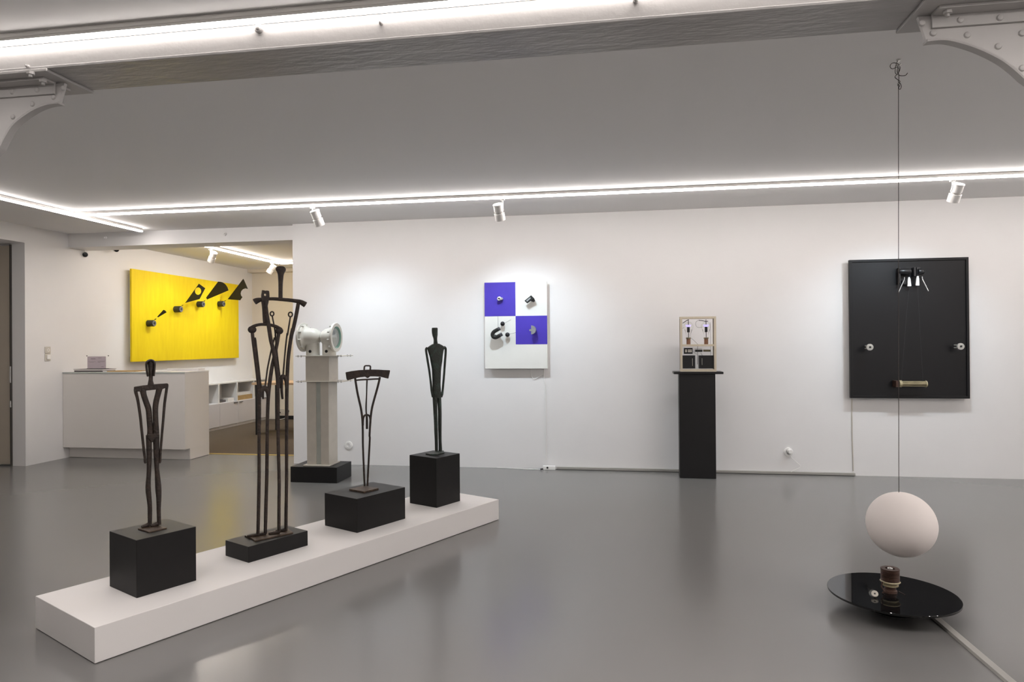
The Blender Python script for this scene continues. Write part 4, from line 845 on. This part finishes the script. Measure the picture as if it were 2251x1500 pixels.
kn = [(590, 1250), (600, 1180), (560, 1120), (630, 1060), (580, 1000), (600, 900), (590, 720), (540, 620), (560, 450), (520, 380), (480, 420), (465, 560), (470, 680), (510, 720), (560, 700), (620, 600), (640, 480), (600, 370), (540, 330), (420, 305), (320, 340), (280, 420), (300, 490), (370, 525), (450, 490), (540, 460), (600, 520), (590, 650), (570, 700), (480, 780), (455, 830), (500, 880), (570, 930), (640, 990), (560, 1080), (630, 1150), (590, 1200)]
sp = smooth_path([(x, y, .012 * math.sin(i * 1.7)) for i, (x, y) in enumerate(kn)], 4)
MB().tube([HK(x, y, z) for x, y, z in sp], .0019, 6).build('knot', M['wire'], hb)
MB().tube([HK(x, y, 0) for x, y in smooth_path([(580, 700), (600, 750), (680, 778), (780, 775), (860, 750), (920, 675)], 4)], .0019, 6).build('wire_end', M['wire'], hb)
MB().tube([HK(x, y, 0) for x, y in smooth_path([(620, 1020), (665, 1090), (685, 1170), (665, 1250), (630, 1280), (600, 1250)], 4)], .0017, 6).build('wire_end', M['wire'], hb)

dc = Vector((1.432, 3.902, 0)); zd = .100
ds = thing('glass_disc', 'round black glass disc on a short base with a copper coil standing on it', 'sculpture', (dc.x, dc.y, 0))
MB().lathe([(0, zd - .011), (.3150, zd - .011), (.3163, zd - .010), (.3163, zd - .001), (.3155, zd), (0, zd)], dc, (0, 0, 1), 128, caps=False).build('disc', M['glass_black'], ds, smooth=25)
MB().lathe([(0, .0), (.112, .0), (.114, .010), (.104, .013), (.100, .03), (.096, zd - .011)], dc, (0, 0, 1), 64).build('base', M['black_rubber'], ds, smooth=30)
MB().lathe([(.108, .003), (.1165, .003), (.1165, .008), (.108, .008)], dc, (0, 0, 1), 64, closed=True).build('base_ring', M['dark_metal'], ds)
cc = at_z(1957, 1302, zd); cc = Vector((cc.x, cc.y, 0))
ztop_ = at_y(1955, 1250, cc.y).z
co_ = MB().lathe([(0, zd), (.034, zd), (.034, zd + .01), (.028, zd + .016), (.028, zd + .034), (.033, zd + .036)], cc, (0, 0, 1), 28).build('coil_foot', M['copper'], ds, smooth=35)
MB().lathe([(.030, zd + .036), (.040, zd + .037), (.040, zd + .042), (.034, zd + .044), (.034, zd + .052), (.046, zd + .054), (.050, zd + .058), (.046, zd + .063)], cc, (0, 0, 1), 32).build('spool', M['spool'], ds, smooth=35)
prof = [(.030, zd + .062)]
n_ = 14; zs0 = zd + .062; hh = ztop_ - zs0 - .004
for k in range(n_):
    prof += [(.0435, zs0 + hh * (k + .1) / n_), (.0460, zs0 + hh * (k + .5) / n_), (.0435, zs0 + hh * (k + .9) / n_)]
prof += [(.046, ztop_ - .004), (.046, ztop_), (.024, ztop_), (.022, ztop_ - .02)]
MB().lathe(prof, cc, (0, 0, 1), 32).build('coil', M['copper'], ds, smooth=40)
MB().lathe([(.014, ztop_ - .02), (.014, ztop_ + .002), (.010, ztop_ + .004), (.005, ztop_ - .004)], cc, (0, 0, 1), 16).build('core', M['steel'], ds, smooth=35)
MB().tube([cc + Vector((-.045, -.02, zd + .06)), cc + Vector((-.052, -.022, zd + .035)), cc + Vector((-.040, -.03, zd + .012)), cc + Vector((-.05, -.03, zd + .003))], .004, 8).build('lead_wire', M['copper'], ds)
pb = at_z(1923, 1306, zd + .018); bax = Vector((-.25, -.72, .62)).normalized()
bu = MB().lathe([(.005, -.005), (.0155, -.005), (.0170, -.001), (.0165, .004), (.0150, .005), (.005, .004)], pb, bax, 28, closed=True).build('button', M['ivory'], ds, smooth=35)
MB().lathe([(.0, -.003), (.0062, -.003), (.0062, .001), (.0, .001)], pb, bax, 12).build('button_hole', M['black_rubber'], bu)
MB().cyl(pb - bax * .004, Vector((pb.x + .004, pb.y + .012, zd)), .007, n=12).build('button_stem', M['ivory'], bu)
MB().tube([at_z(1975, 1300, zd + .002), at_z(1990, 1308, zd + .001)], .0012, 6).build('lead_wire', M['copper'], ds)

fa0, fa1 = at_z(2046, 1357.5, .0), at_z(2054, 1352.7, .0); fb0, fb1 = at_z(2204, 1500, 0), at_z(2233, 1500, 0)
t_ = ((fb0 + fb1) - (fa0 + fa1)).normalized(); e0 = (fa0 + fa1) / 2; e1 = (fb0 + fb1) / 2 + t_ * 1.6
w_ = Vector((-t_.y, t_.x, 0)); hw_ = .020
r = thing('floor_trunking', 'long flat grey cable cover on the floor running from the black disc', 'cable cover', ((e0.x + e1.x) / 2, (e0.y + e1.y) / 2, 0))
MB().rings([[q + w_ * a_ * hw_ + Vector((0, 0, z_)) for a_, z_ in ((-1.1, .001), (1.1, .001), (.85, .013), (-.85, .013))] for q in (e0, e1)]).build('cover', M['trunking'], r, smooth=0)
MB().tube([dc + Vector((.09, -.05, .006)), e0 + Vector((-.02, .03, .006)), e0 + t_ * .06 + Vector((0, 0, .008))], .005, 8).build('supply_cord', M['black_rubber'], r)

# ------------------------------------------------------------------ world and view
wd = bpy.data.worlds.new('world'); S.world = wd; wd.use_nodes = True
wd.node_tree.nodes['Background'].inputs[0].default_value = (.0, .0, .0, 1); wd.node_tree.nodes['Background'].inputs[1].default_value = 0
vs = S.view_settings; S.display_settings.display_device = 'sRGB'
vs.view_transform = 'Standard'; vs.look = 'None'; vs.gamma = 1.0; vs.use_curve_mapping = False
vs.exposure = 0.10
